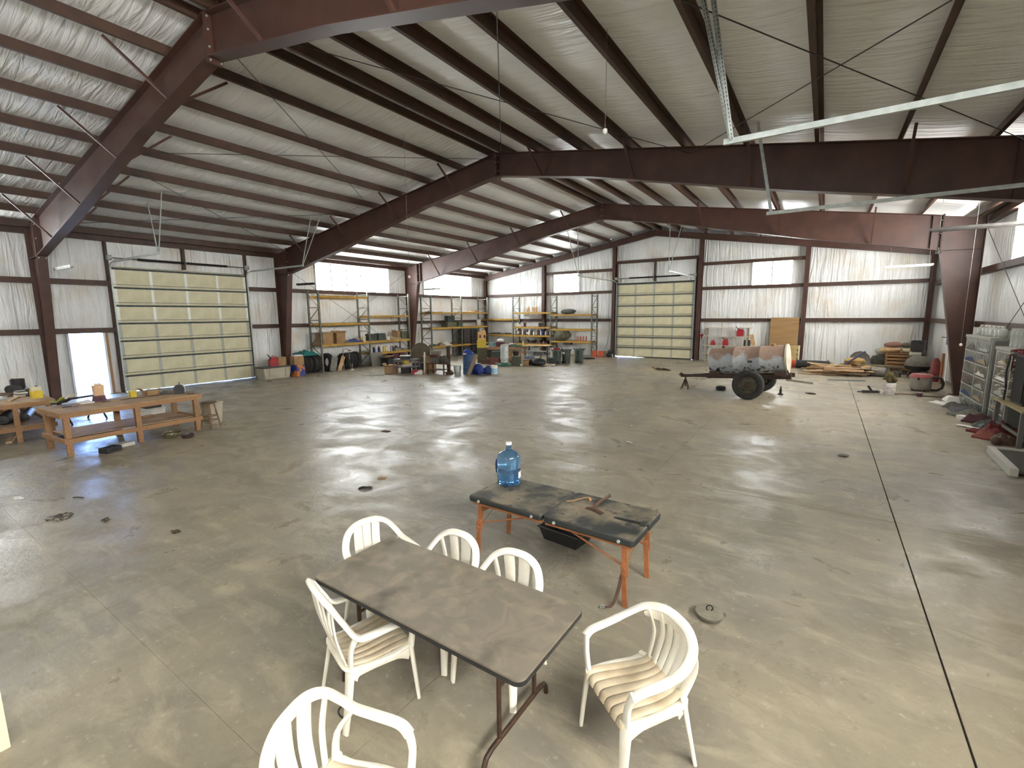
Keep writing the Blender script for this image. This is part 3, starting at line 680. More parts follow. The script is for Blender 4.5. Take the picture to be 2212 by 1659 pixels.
bl_ = solo('webbing_belt', MB().sweep([(0, 0, .34), (-.015, -.012, .28), (-.03, -.03, .17), (-.055, -.055, .06), (-.085, -.085, .012), (-.12, -.12, .008)], .03, .005, guide=(.4, -1, 0), sub=5), BROWN, 'brown webbing belt hanging from the massage table leg to the floor', 'belt', (19.385, -23.90, 0), smooth=50)
part('buckle', MB().b2((-.165, -.15, .004), (-.12, -.14, .014)).b2((-.165, -.11, .004), (-.12, -.10, .014)).b2((-.165, -.15, .004), (-.157, -.1, .014)).b2((-.13, -.15, .004), (-.122, -.1, .014)), GALV, bl_)
tr = thing('storage_tray', 'black plastic tray on the floor under the massage table', 'tray', (18.38, -23.04, 0), R(-6))
mb = MB().taper(0, (.44, .30), .004, (.44, .30))
for s in (-1, 1):
    mb.add([(s*.215, -.15, 0), (s*.215, .15, 0), (s*.265, .185, .16), (s*.265, -.185, .16), (s*.222, -.15, .004), (s*.222, .15, .004), (s*.272, .185, .16), (s*.272, -.185, .16)], [(0, 1, 2, 3), (7, 6, 5, 4), (3, 2, 6, 7)])
    mb.add([(-.22, s*.145, 0), (.22, s*.145, 0), (.27, s*.18, .16), (-.27, s*.18, .16), (-.22, s*.15, .004), (.22, s*.15, .004), (.27, s*.187, .16), (-.27, s*.187, .16)], [(0, 1, 2, 3), (7, 6, 5, 4), (3, 2, 6, 7)])
part('body', mb, BLACK, tr)
part('rim', MB().b2((-.285, -.2, .155), (.285, -.18, .165)).b2((-.285, .18, .155), (.285, .2, .165)).b2((-.285, -.2, .155), (-.262, .2, .165)).b2((.262, -.2, .155), (.285, .2, .165)), BLACK, tr)
pot = thing('iron_pot', 'small dusty cast-iron pot with ring handle on the open floor', 'pot', (20.08, -23.66, 0), R(20))
IRON = M('dusty_cast_iron', '5a5850', .75, c2='6f6a5d', scale=12.)
part('body', MB().lathe([(.0, 0), (.07, 0), (.098, .02), (.108, .05), (.108, .056)], 24), IRON, pot, 50)
part('lid', MB().lathe([(.113, .056), (.113, .063), (.06, .076), (.0, .08)], 24, cap=False), M('dust_covered_lid', '86806f', .8, c2='757060', scale=14.), pot, 50)
part('ring_handle', MB().tube([(.026*math.cos(a), 0, .10+.026*math.sin(a)) for a in (2*math.pi*k/14 for k in range(14))], .005, 6, closed=True), BLACKST, pot, 60)
part('lug', MB().box((.118, 0, .055), (.03, .04, .012)), IRON, pot)
solo('cable_loop', MB().tube([(.085*math.cos(a), .055*math.sin(a), .006) for a in (2*math.pi*k/20 for k in range(17))], .006, 6), BLACK, 'loop of dark cable on the floor around a chair leg', 'cable', (18.27, -26.0, 0), R(10), smooth=60)
pst = thing('timber_post', 'cream peeling painted post at the bottom left edge', 'post', (16.66, -27.37, 0), R(0))
PEEL = M('peeling_cream_paint', 'd2cdb2', .7, c2='8b7f68', scale=9., lo=.58, hi=.66)
part('shaft', MB().b2((-.05, -.05, 0), (.05, .05, 1.0)), PEEL, pst); part('top_cap', MB().b2((-.06, -.06, 1.0), (.06, .06, 1.03)), PEEL, pst)
# ---- litter on the open floor
DEBR = M('dry_leaf_litter', '3f3a2c', .9, c2='554c3a', scale=20.)
random.seed(5)
def clump(label, loc, r, n):
    mb = MB()
    for k in range(n):
        a = random.random()*6.28; d = random.random()**.6*r; z = random.random()*.03*(1-d/r*.6)
        mb.box((d*math.cos(a), d*math.sin(a)*.8, .006+z), (.03+.03*random.random(), .012, .004), rot=Matrix.Rotation(random.random()*6.28, 3, 'Z') @ Matrix.Rotation(random.uniform(-.5, .5), 3, 'X'))
    solo('leaf_clump', mb, DEBR, label, 'debris', loc, group='dry debris on the floor')
clump('largest tuft of dry leaves on the left floor', (12.4, -26.15, 0), .16, 40)
clump('small dark tuft of dry leaves beside the blue door glare', (13.05, -25.84, 0), .06, 16)
clump('small dark tuft of dry leaves midway to the chairs', (14.23, -25.49, 0), .06, 18)
solo('twig', MB().tube([(-.09, 0, .01), (0, .012, .012), (.08, 0, .01)], .008, 6), DEBR, 'dark twig lying in the blue glare of the doorway', 'twig', (11.72, -25.79, 0), R(30), smooth=60)
solo('plastic_scrap', MB().cloth((0, 0, 0), (.12, .1, .05), 4, 6, .004), WHITE, 'crumpled clear plastic scrap at the far left floor', 'scrap', (10.98, -26.29, 0), smooth=50)
solo('black_rag', MB().cloth((0, 0, 0), (.2, .07, .05), 7, 8, .006), BLACK, 'thin black rag on the floor left of the jug', 'rag', (15.02, -23.24, 0), R(40), smooth=50)
solo('cardboard_scrap', MB().box((0, 0, .004), (.13, .1, .006)), KRAFT, 'flat tan cardboard scrap on the floor left of the jug', 'cardboard', (14.88, -22.79, 0), R(30))
solo('drain_cover', MB().b2((-.1, -.06, 0), (.1, .06, .012)).b2((-.08, -.045, .012), (.08, .045, .018)), RUST, 'rusty cover plate set on the long floor joint', 'cover plate', (12.5, -20.62, 0), 0)
solo('rock_flake', MB().blob((0, 0, 0), (.18, .12, .05), 3, .2), GREY, 'grey flake of concrete on the right floor', 'flake', (21.2, -17.4, 0), smooth=60)
WP = M('white_chip', 'c9c2b2', .8)
for k, (x, y, s, lb) in enumerate([(16.3, -17.6, .10, 'pale chip farthest left behind the massage table'), (17.1, -17.2, .08, 'pale chip straight behind the massage table'), (17.55, -18.6, .16, 'long pale chip nearest the massage table'), (15.35, -14.4, .2, 'pair-like pale chip at the middle of the floor'), (18.25, -19.1, .08, 'pale chip right of the long joint'), (16.4, -19.4, .07, 'pale chip just above the jug')]):
    solo('paint_chip', MB().blob((0, 0, 0), (s, s*.5, .025), k, .3, 10), WP, lb, 'debris', (x, y, 0), k*1.3, 'pale chips on the floor', smooth=60)
# ================================================================ left workbenches
def workbench(label, loc, rz, L, D, H, lower=True):
    """local: x 0..D from front edge backwards (-x), y along length 0..L"""
    b = thing('workbench', label, 'workbench', loc, rz)
    part('top', MB().b2((-D, 0, H-.02), (0, L, H)), PLY, b)
    part('apron', MB().b2((-.04, .0, H-.11), (0, L, H-.02)), WOOD, b); part('apron', MB().b2((-D, .0, H-.11), (-D+.04, L, H-.02)), WOOD, b)
    for y in (0, L-.04): part('apron', MB().b2((-D+.04, y, H-.11), (-.04, y+.04, H-.02)), WOOD, b)
    for y in (.06, L/2-.045, L-.15):
        for x in (-.05-.09, -D+.05): part('leg', MB().b2((x, y, 0), (x+.09, y+.09, H-.11)), WOOD, b)
    if lower:
        z = .34
        part('lower_rail', MB().b2((-.05, 0.02, z-.09), (-.012, L-.02, z)), WOOD, b); part('lower_rail', MB().b2((-D+.012, .02, z-.09), (-D+.05, L-.02, z)), WOOD, b)
        for y in (.02, L-.06): part('lower_rail', MB().b2((-D+.05, y, z-.09), (-.05, y+.04, z)), WOOD, b)
        for (y0, y1) in ((.16, L/2-.06), (L/2+.06, L-.16)): part('lower_shelf', MB().b2((-D+.05, y0, z), (-.12, y1, z+.015)), PLY, b)
        part('lower_shelf', MB().b2((-D+.15, L/2-.06, z), (-.15, L/2+.06, z+.015)), PLY, b)
    return b
workbench('long fir workbench with lower shelf facing the open doorway', (8.84, -25.28, 0), R(3.5), 2.5, 1.22, .86)
workbench('cluttered fir workbench cut off at the left edge', (6.52, -26.1, 0), R(-2), 1.26, 2.42, .86)
BT = .861
def on1(x, y): # bench local to world
    c, s = math.cos(R(3.5)), math.sin(R(3.5)); return (8.84+x*c-y*s, -25.28+x*s+y*c)
def on2(x, y):
    return (x, y)
def at1(x, y, z=BT): return (*on1(x, y), z)
def at2(x, y, z=BT): return (*on2(x, y), z)
# things on the near bench
lj = thing('feed_jar', 'translucent jar on a dark red base against the open doorway', 'jar', at1(-1.05, .96))
part('base', MB().taper(0, (.2, .2), .12, (.17, .17)), MAROON, lj); part('jar', MB().taper(.12, (.15, .15), .34, (.17, .17)).taper(.34, (.17, .17), .36, (.12, .12)), M('amber_clear_plastic', 'dcb892', .3, c2='c9a27a', scale=5.), lj); part('lid', MB().box((0, 0, .372), (.11, .11, .022)), WHITE, lj); part('spout', MB().box((.1, 0, .05), (.03, .06, .04)), BLACK, lj)
yt = thing('paint_tin', 'small square yellow tin at the middle of the near bench', 'tin', at1(-.98, 1.54)); part('body', MB().box((0, 0, .07), (.12, .12, .14)), YELLOW, yt); part('lid', MB().box((0, 0, .147), (.125, .125, .014)), CREAM, yt)
cb = thing('carton', 'torn small cardboard box of papers on the near bench', 'box', at1(-.95, 1.88), R(10)); part('body', MB().b2((-.1, -.13, 0), (.1, -.12, .1)).b2((-.1, .12, 0), (.1, .13, .1)).b2((-.1, -.13, 0), (-.09, .13, .1)).b2((.09, -.13, 0), (.1, .13, .1)).b2((-.1, -.13, 0), (.1, .13, .01)), KRAFT, cb); part('flap', MB().bar((-.06, -.13, .1), (-.06, -.2, .17), .16, .006), KRAFT, cb); part('flap', MB().bar((0, .13, .1), (0, .24, .12), .18, .006), KRAFT, cb)
part('papers', MB().cloth((0, 0, .1), (.17, .22, .04), 3, 7, .005), TANCLOTH, cb)
solo('green_cloth', MB().cloth((0, 0, 0), (.18, .2, .09), 12, 9), GREYCLOTH, 'crumpled green cloth beside the round-topped carrier', 'cloth', at1(-.85, 2.14), smooth=50)
lb_ = thing('round_top_carrier', 'round-topped white and black carrier at bench end', 'carrier', at1(-.62, 2.33), R(-25))
def dome(w_, h_, x0, x1, n=10):
    poly = [(-w_/2, 0), (w_/2, 0)]+[(w_/2*math.cos(a), h_-w_/2+w_/2*math.sin(a)) for a in (math.pi*k/n for k in range(n+1))]
    return MB().prism(poly, x1-x0, 'X', x0)
part('body', dome(.2, .21, -.2, .06), WHITE, lb_, 40); part('end_cap', dome(.205, .212, .06, .16), BLACK, lb_, 40); part('seam', dome(.212, .216, .045, .062), DKGREY, lb_, 40); part('handle', MB().tube([(-.14, 0, .205), (-.12, 0, .235), (-.04, 0, .235), (-.02, 0, .205)], .008, 6), BLACK, lb_)
solo('black_cable', MB().tube([(0, 0, .008), (.08, .3, .008), (.02, .6, .008), (.1, .9, .008), (.04, 1.15, .008), (.12, 1.4, .008)], .008, 6), BLACK, 'black cable snaking along the near bench top', 'cable', at1(-.8, .9), smooth=60)
solo('black_knife', MB().box((0, 0, .01), (.03, .14, .018)).box((0, .12, .006), (.025, .12, .004)), BLACK, 'black-handled knife on the front corner of the near bench', 'knife', at1(-.7, .32), R(-8))
solo('steel_rule', MB().box((0, 0, .004), (.03, .7, .006)), GREY, 'long grey steel rule near the bench left corner', 'rule', at1(-.9, .5), R(6))
solo('wood_strip', MB().box((0, 0, .006), (.02, .35, .01)), PALEWOOD, 'thin pale wood strip below the feed jar', 'wood strip', at1(-.75, 1.05), R(-35))
solo('dark_pliers', MB().bar((-.07, 0, .012), (.0, .0, .012), .02, .015).bar((0, 0, .012), (.08, .02, .012), .014, .014).bar((0, 0, .012), (.08, -.02, .012), .014, .014), DKGREY, 'small pliers at the right end of the near bench', 'pliers', at1(-.2, 2.36), R(60))
gv = thing('work_gloves', 'black work gloves with yellow-green cuffs between the two benches', 'gloves', at1(-1.08, .36), R(25))
LIME = M('lime_fabric', 'a3a83f', .8, c2='8b9036', scale=9.)
part('palm', MB().sweep([(-.2, 0, .04), (-.05, 0, .06), (.1, 0, .1), (.2, .02, .17)], [.13, .14, .12, .1], .05, sub=4), BLACK, gv, 60)
part('cuff', MB().sweep([(-.26, 0, .09), (-.16, -.0, .03), (.0, -.04, .09), (.12, -.07, .18)], [.09, .1, .09, .07], .02, sub=4), LIME, gv, 60)
for k in range(4): part('finger', MB().tube([(.15, -.03+.03*k, .14), (.24, -.04+.035*k, .2), (.3, -.05+.045*k, .22+.01*k)], [.018, .017, .012], 8), M('pale_glove_finger', 'd9cdbb', .8), gv, 60)
solo('white_cloth', MB().cloth((0, 0, 0), (.3, .22, .07), 21, 9), WHITE, 'crumpled white cloth on the near bench beneath the gloves', 'cloth', at1(-1.02, .72), smooth=50)
dr_ = thing('cordless_drill', 'dark cordless drill lying on the left bench behind the gloves', 'drill', (5.6, -25.02, BT), R(20))
part('body', MB().cyl((-.12, 0, .15), (.12, 0, .17), .05, .045, 12), DKGREY, dr_, 40); part('chuck', MB().cyl((.12, 0, .17), (.22, 0, .178), .03, .02, 10), BLACK, dr_, 40); part('grip', MB().bar((-.04, 0, .12), (-.08, 0, .03), .05, .06), BLACK, dr_); part('battery', MB().box((-.08, 0, .02), (.13, .08, .04)), BLACK, dr_)
# lower shelf of near bench
sb = thing('foam_box', 'pale foam box with a black case on it behind the near bench', 'box', (6.55, -23.15, 0), R(5)); part('body', MB().taper(0, (.5, .42), .34, (.56, .5)), WHITE, sb); part('lid', MB().box((0, 0, .36), (.58, .52, .04)), WHITE, sb)
solo('black_case', MB().box((0, 0, .11), (.42, .34, .22)).box((0, -.18, .12), (.12, .02, .03)), BLACK, 'black hard case on top of the pale foam box', 'case', (6.55, -23.12, .38), R(5))
solo('wood_offcut', MB().box((0, 0, .02), (.12, .26, .035)), WOOD, 'short wood offcut on the bench lower shelf', 'offcut', at1(-.95, 1.75, .356), R(20))
# second bench
cn = thing('metal_can', 'yellow and cream square can on the left bench', 'can', at2(5.97, -25.02)); part('body', MB().box((0, 0, .085), (.2, .18, .17)), YELLOW, cn); part('label', MB().box((0, 0, .215), (.17, .16, .09)), CREAM, cn); part('spout', MB().box((.0, .02, .268), (.1, .03, .016)), BLACK, cn)
el = thing('pipe_elbow', 'black plastic pipe elbow on the left bench', 'pipe fitting', at2(4.66, -25.1), R(60)); part('socket', MB().lathe([(.1, 0), (.105, .1), (.125, .12), (.125, .34), (.11, .34), (.1, .15)], 18, (0, .1, 0)), BLACK, el, 50); part('branch', MB().cyl((0, .05, .12), (-.02, -.22, .13), .1, .085, 16), DKGREY, el, 50); part('collar', MB().cyl((-.02, -.2, .13), (-.02, -.26, .132), .1, .1, 16), BLACK, el, 50)
bk = thing('book_stack', 'stack of pale manuals on the left bench beside the yellow can', 'books', at2(5.3, -25.12), R(12))
for k in range(4): part('book', MB().box((.004*k, 0, .0165+.033*k), (.2, .26-.01*k, .031)), GREY if k % 2 else WHITE, bk)
solo('pale_plank', MB().box((0, 0, .012), (.07, .9, .022)), PALEWOOD, 'pale thin plank along the front of the left bench', 'plank', at2(5.75, -25.35), R(70))
solo('clear_bag', MB().cloth((0, 0, 0), (.35, .4, .08), 31, 9, .006), CLEAR, 'crumpled clear plastic bag on the left bench corner', 'plastic bag', at2(5.55, -25.6), smooth=50)
solo('brown_rope', MB().tube([(.1*math.cos(a)*(1-.04*a), .16*math.sin(a)*(1-.03*a), .012+.006*a) for a in (k*.6 for k in range(22))], .012, 6), BROWN, 'coil of reddish brown rope on the left bench', 'rope', at2(5.1, -25.35), smooth=60)
solo('dark_tray', MB().box((0, 0, .02), (.3, .42, .04)), BROWN, 'low dark tray at the back of the left bench', 'tray', at2(4.45, -25.6))
solo('wire_hook', MB().tube([(0, 0, 0), (0, 0, .3), (0, .04, .34), (0, .1, .32), (0, .12, .1)], .008, 6), GREY, 'bent grey wire standing on the left bench', 'wire', at2(4.34, -25.15), smooth=60)
rl = thing('rolled_bag', 'long black rolled bag on the lower shelf of the left bench', 'bag', at2(5.6, -25.45, .356), R(72)); part('roll', MB().lathe([(.0, -.55), (.09, -.54), (.115, -.5), (.12, 0), (.115, .5), (.09, .54), (.0, .55)], 16, (0, 0, .12), 'Y', cap=False), BLACK, rl, 50); part('strap', MB().lathe([(.123, -.02), (.123, .02)], 16, (0, -.25, .12), 'Y', cap=False), DKGREY, rl); part('strap', MB().lathe([(.123, -.02), (.123, .02)], 16, (0, .25, .12), 'Y', cap=False), DKGREY, rl)
solo('second_roll', MB().lathe([(.0, -.5), (.08, -.49), (.09, .48), (.0, .5)], 14, (0, 0, .09), 'Y', cap=False), BLACK, 'shorter black roll behind the rolled bag on the shelf', 'roll', at2(5.45, -25.12, .356), R(75), smooth=50)
pb_ = thing('paper_box', 'box of white papers on the lower shelf of left bench', 'box', at2(4.75, -25.25, .356), R(4)); part('body', MB().box((0, 0, .1), (.22, .4, .2)), KRAFT, pb_); part('papers', MB().box((0, 0, .215), (.2, .36, .03)), WHITE, pb_); part('label', MB().box((.113, 0, .11), (.005, .2, .1)), WHITE, pb_)
solo('floor_plank', MB().box((0, 0, .02), (.09, 1.0, .04)), PALEWOOD, 'pale plank on the floor under the left bench', 'plank', (5.9, -25.5, 0), R(75))
solo('ground_sheet', MB().cloth((0, 0, 0), (1.0, 1.1, .16), 41, 12), M('grey_poly_sheet', '4d4f55', .5, c2='3b3d42', scale=6.), 'heap of dark grey plastic sheet on the floor between the benches', 'plastic sheet', (6.6, -24.45, 0), smooth=50)
sh = thing('sawhorse', 'dark steel sawhorse behind the near bench', 'sawhorse', (4.9, -24.1, 0), R(20)); part('beam', MB().bar((0, -.5, .62), (0, .5, .62), .05, .05), DKGREY, sh)
for y in (-.4, .4):
    for s in (-1, 1): part('leg', MB().bar((0, y, .6), (s*.26, y+.05*s, 0), .03, .03), DKGREY, sh)
    part('stretcher', MB().bar((-.15, y, .25), (.15, y, .25), .02, .02), DKGREY, sh)
# floor around the bench
sto = thing('bar_stool', 'round turned-leg wooden stool at the bench end', 'stool', (8.62, -22.62, 0), R(20))
DW = M('dark_turned_wood', '7a5a38', .6, c2='5f4428', scale=9.)
part('seat', MB().lathe([(.0, .60), (.14, .60), (.165, .615), (.165, .64), (.15, .65), (.0, .645)], 24, cap=False), M('dark_seat_wood', '4d3b2b', .5, c2='6a533a', scale=6.), sto, 40)
for k in range(4):
    a = R(45+90*k); t0 = Vector((.1*math.cos(a), .1*math.sin(a), .6)); t1 = Vector((.2*math.cos(a), .2*math.sin(a), 0))
    pts = [t0.lerp(t1, u) for u in (0, .15, .2, .25, .45, .5, .55, .8, .86, .9, 1.)]; part('leg', MB().tube(pts, [.014, .018, .012, .019, .021, .015, .02, .016, .012, .016, .012], 8), DW, sto, 60)
for z, r0 in ((.2, .167), (.30, .15)):
    for k in range(4):
        if (k+int(z > .25)) % 2 or True:
            a, b = R(45+90*k), R(135+90*k); part('rung', MB().cyl((r0*math.cos(a), r0*math.sin(a), z), (r0*math.cos(b), r0*math.sin(b), z), .009, n=8), DW, sto, 60)
wb2 = thing('waste_bin', 'beige flat-sided bin standing behind the stool', 'bin', (8.0, -22.3, 0), R(15)); part('body', MB().taper(0, (.24, .3), .5, (.3, .38)), CONCRT2, wb2); part('rim', MB().box((0, 0, .51), (.32, .4, .03)), CONCRT2, wb2)
sbw = thing('steel_bowl', 'shiny steel bowl on the floor in front of the bench', 'bowl', (8.83, -23.52, 0)); CHR = M('bright_steel', 'b9b49a', .18, .9); part('bowl', MB().lathe([(.0, 0), (.12, 0), (.155, .05), (.17, .1), (.18, .105), (.18, .1), (.165, .095), (.145, .05), (.11, .008), (.0, .008)], 24, cap=False), CHR, sbw, 50); part('rolled_rim', MB().tube([(.178*math.cos(a), .178*math.sin(a), .104) for a in (2*math.pi*k/24 for k in range(24))], .005, 6, closed=True), CHR, sbw, 60)
sbd = thing('dark_bowl', 'smaller dark bowl beside the steel bowl', 'bowl', (9.15, -23.33, 0)); part('bowl', MB().lathe([(.0, 0), (.10, 0), (.118, .03), (.122, .08), (.114, .08), (.105, .03), (.09, .01), (.0, .01)], 22, cap=False), M('dark_blue_enamel', '2d2c38', .4, c2='43302b', scale=9.), sbd, 50); part('residue', MB().lathe([(.0, .05), (.108, .05), (.108, .055), (.0, .06)], 20, cap=False), RUST, sbd)
bbx = thing('black_box', 'open black box on the floor in the blue door glare', 'box', (9.05, -24.66, 0), R(22)); part('body', MB().b2((-.1, -.15, 0), (.1, .15, .01)).b2((-.1, -.15, 0), (-.09, .15, .1)).b2((.09, -.15, 0), (.1, .15, .1)).b2((-.1, -.15, 0), (.1, -.14, .1)).b2((-.1, .14, 0), (.1, .15, .1)), BLACK, bbx); part('handle', MB().tube([(.1, -.06, .06), (.125, -.05, .06), (.125, .05, .06), (.1, .06, .06)], .008, 6), BLACK, bbx)
solo('flat_pad', MB().box((0, 0, .03), (.24, .34, .06)).box((0, 0, .064), (.22, .32, .008)), M('pale_grey_pad', 'b4b2a8', .8), 'pale flat pad on the floor behind the open black box', 'pad', (8.75, -24.38, 0), R(15))
# ================================================================ makers for repeated kinds
def rotp(x, y, rz): c, s = math.cos(rz), math.sin(rz); return x*c-y*s, x*s+y*c
def carton(label, loc, d, rz=0., m=None, open_=False, group=None, tape=True):
    m = m or KRAFT; c = thing('carton', label, 'box', loc, rz, group); x, y, z = d
    if open_:
        t = .008
        part('body', MB().b2((-x/2, -y/2, 0), (x/2, y/2, t)).b2((-x/2, -y/2, 0), (-x/2+t, y/2, z)).b2((x/2-t, -y/2, 0), (x/2, y/2, z)).b2((-x/2, -y/2, 0), (x/2, -y/2+t, z)).b2((-x/2, y/2-t, 0), (x/2, y/2, z)), m, c)
        for s in (-1, 1):
            part('flap', MB().bar((s*x/2, 0, z), (s*(x/2+x*.22), 0, z+x*.25), y*.96, .006), m, c); part('flap', MB().bar((0, s*y/2, z), (0, s*(y/2+y*.28), z+y*.1), x*.96, .006), m, c)
    else:
        part('body', MB().box((0, 0, z/2), d), m, c)
        for s in (-1, 1): part('flap', MB().b2((s*x/2, -y/2, z), (s*.004, y/2, z+.005)), m, c)
        if tape: part('tape', MB().b2((-.03, -y/2-.002, z+.005), (.03, y/2+.002, z+.007)), M('packing_tape', 'b99a70', .4), c)
    return c
def bucket(label, loc, h, r, m, cat='bucket', lid=None, wrap=None, group=None, rz=0.):
    b = thing('bucket', label, cat, loc, rz, group)
    part('body', MB().lathe([(.0, 0), (r*.86, 0), (r*.985, h*.86), (r*.985, h), (r*.94, h), (r*.82, .02), (.0, .02)], 20, cap=False), m, b, 40)
    part('rim', MB().lathe([(r*.98, h*.82), (r*1.03, h*.83), (r*1.03, h*.87), (r*.99, h*.88), (r*1.04, h*.97), (r*1.02, h*1.0), (r*.95, h*1.0)], 20, cap=False), m, b, 40)
    part('bail', MB().tube([(r*1.02*math.cos(a), r*1.02*math.sin(a), h*.86-abs(math.sin(a))*h*.42) for a in (math.pi*k/10 for k in range(11))], .004, 6), GALV_D, b)
    if lid: part('lid', MB().lathe([(.0, h+.012), (r*1.0, h+.012), (r*1.05, h+.004), (r*1.05, h-.03)], 20, cap=False), lid, b, 40)
    if wrap: part('label', MB().lathe([(r*.9+.012, h*.14), (r*.955+.012, h*.68)], 20, cap=False), wrap, b, 40)
    return b
def bottle(label, loc, h, r, m, cap=None, name='bottle', cat='bottle', group=None, wrap=None, rz=0.):
    b = thing(name, label, cat, loc, rz, group)
    part('body', MB().lathe([(.0, 0), (r*.92, 0), (r, h*.04), (r, h*.66), (r*.75, h*.76), (r*.38, h*.82), (r*.38, h*.88), (.0, h*.88)], 12, cap=False), m, b, 40)
    part('cap', MB().lathe([(.0, h), (r*.42, h), (r*.44, h*.86), (.0, h*.86)], 12, cap=False), cap or WHITE, b, 40)
    if wrap: part('label', MB().lathe([(r*1.02, h*.15), (r*1.02, h*.55)], 12, cap=False), wrap, b, 40)
    return b
def can(label, loc, h, r, m, name='can', cat='can', group=None, lid=None):
    b = thing(name, label, cat, loc, 0, group)
    part('body', MB().lathe([(.0, 0), (r, 0), (r, h*.96), (.0, h*.96)], 12, cap=False), m, b, 40); part('lid', MB().lathe([(r*1.04, h*.94), (r*1.04, h*.985), (r*.9, h), (.0, h)], 12, cap=False), lid or GALV, b, 40); return b
def gas_can(label, loc, s=1., rz=0., spout=True):
    b = thing('fuel_can', label, 'fuel can', loc, rz, 'red fuel cans')
    part('body', MB().taper(0, (.26*s, .2*s), .2*s, (.27*s, .21*s)).taper(.2*s, (.27*s, .21*s), .29*s, (.15*s, .14*s)), RED, b)
    part('handle', MB().tube([(-.1*s, 0, .22*s), (-.09*s, 0, .34*s), (.03*s, 0, .345*s), (.06*s, 0, .28*s)], .016*s, 8), RED, b, 60)
    if spout: part('spout', MB().tube([(.08*s, 0, .27*s), (.11*s, 0, .33*s), (.19*s, 0, .42*s)], [.026*s, .02*s, .012*s], 8), BLACK, b, 60)
    part('filler_cap', MB().cyl((-.02*s, 0, .28*s), (-.02*s, 0, .31*s), .035*s, n=12), RED, b, 40); return b
def tyre_prof(Ro, Ri, wd):
    h = wd/2
    return [(Ri, -h*.72), (Ri+.03, -h*.86), ((Ro+Ri)/2, -h), (Ro-.03, -h*.92), (Ro-.008, -h*.78), (Ro, -h*.6), (Ro, -h*.36), (Ro-.012, -h*.32), (Ro-.012, -h*.24), (Ro, -h*.2), (Ro, h*.2), (Ro-.012, h*.24), (Ro-.012, h*.32), (Ro, h*.36), (Ro, h*.6), (Ro-.008, h*.78), (Ro-.03, h*.92), ((Ro+Ri)/2, h), (Ri+.03, h*.86), (Ri, h*.72), (Ri+.01, h*.5), (Ro-.05, h*.7), (Ro-.03, 0), (Ro-.05, -h*.7), (Ri+.01, -h*.5), (Ri, -h*.72)]
def tyre(label, loc, Ro, Ri, wd, rz=0., lean=0., flat=False):
    mb = MB().lathe(tyre_prof(Ro, Ri, wd), 28, (0, 0, 0), 'Z' if flat else 'X', cap=False)
    return solo('tyre', mb, RUBBER, label, 'tyre', (loc[0], loc[1], loc[2]+(wd/2 if flat else Ro)), group='loose tyres', smooth=40, rot=(0, lean, rz))
# ================================================================ pallet racks
def upright(parent, name, x0, y0, x1, y1, h):
    """ladder frame between front post (x0,y0) and back post (x1,y1)"""
    for (x, y) in ((x0, y0), (x1, y1)): part('post', MB().box((x, y, h/2), (.075, .075, h)).box((x, y, .006), (.13, .13, .012)), RACKPOST, parent)
    zs = [.15, .75, 1.25, 1.85, 2.45, 3.05, h-.12]
    for k, z in enumerate(zs):
        part('cross_tie', MB().bar((x0, y0, z), (x1, y1, z), .03, .03), RACKPOST, parent)
        if k+1 < len(zs):
            a, b = ((x0, y0), (x1, y1)) if k % 2 else ((x1, y1), (x0, y0))
            part('diagonal_tie', MB().bar((*a, z), (*b, zs[k+1]), .025, .025), RACKPOST, parent)
def rack(label, side, u, levels, ups, h=3.85, decks=()):
    rk = thing('pallet_rack', label, 'rack', (0, 0, 0), group='yellow-beamed pallet racks')
    F, Bk = (.92, .10)
    pt = (lambda v, d: (d, v)) if side == 'L' else (lambda v, d: (v, -d))
    for v in ups: upright(rk, 'u', *pt(v, F), *pt(v, Bk), h)
    for z in levels:
        for d in (F+.01, Bk-.01+.02):
            a, b = pt(u[0]+.04, d), pt(u[1]-.04, d)
            part('beam', MB().bar((*a, z-.055), (*b, z-.055), .05, .11), YELRACK, rk)
        if z in decks:
            n = 5
            for k in range(n):
                dd = Bk+.1+(F-Bk-.2)*k/(n-1); a, b = pt(u[0]+.06, dd), pt(u[1]-.06, dd)
                part('deck_board', MB().bar((*a, z-.012), (*b, z-.012), .14, .02), PALEWOOD, rk)
    return rk
rack('pallet rack over the row of tyres, three tall beam levels', 'L', (-14.3, -11.45), (3.62, 2.30, 1.31), (-14.3, -11.45), decks=(1.31,))
rack('pallet rack of ammo boxes and bottles beside the far steel column', 'L', (-11.45, -8.6), (2.66, 1.33, .70), (-8.6,), decks=(1.33, .70))
rack('pallet rack just past the far steel column, dark cases on it', 'L', (-6.77, -3.92), (2.83, 1.90, .75), (-6.77, -3.92), decks=(2.83, 1.90, .75))
rack('pallet rack in the far left corner along the left wall', 'L', (-3.92, -1.07), (2.83, 1.90, .75), (-1.07,), decks=(2.83, 1.90))
rack('short corner bay of rack on the gable wall, driftwood on it', 'E', (.2, 2.97), (2.36, 1.27), (2.97,), decks=(1.27,))
rack('pallet rack on the gable wall crowded with bottles', 'E', (2.97, 5.90), (2.79, 1.83, 1.27, .71), (5.90,), decks=(2.79, 1.83, 1.27, .71))
rack('pallet rack on the gable wall nearest the gable door', 'E', (5.90, 8.78), (2.64, 1.71, .95), (8.78,), decks=(2.64, .95))
DK = .002
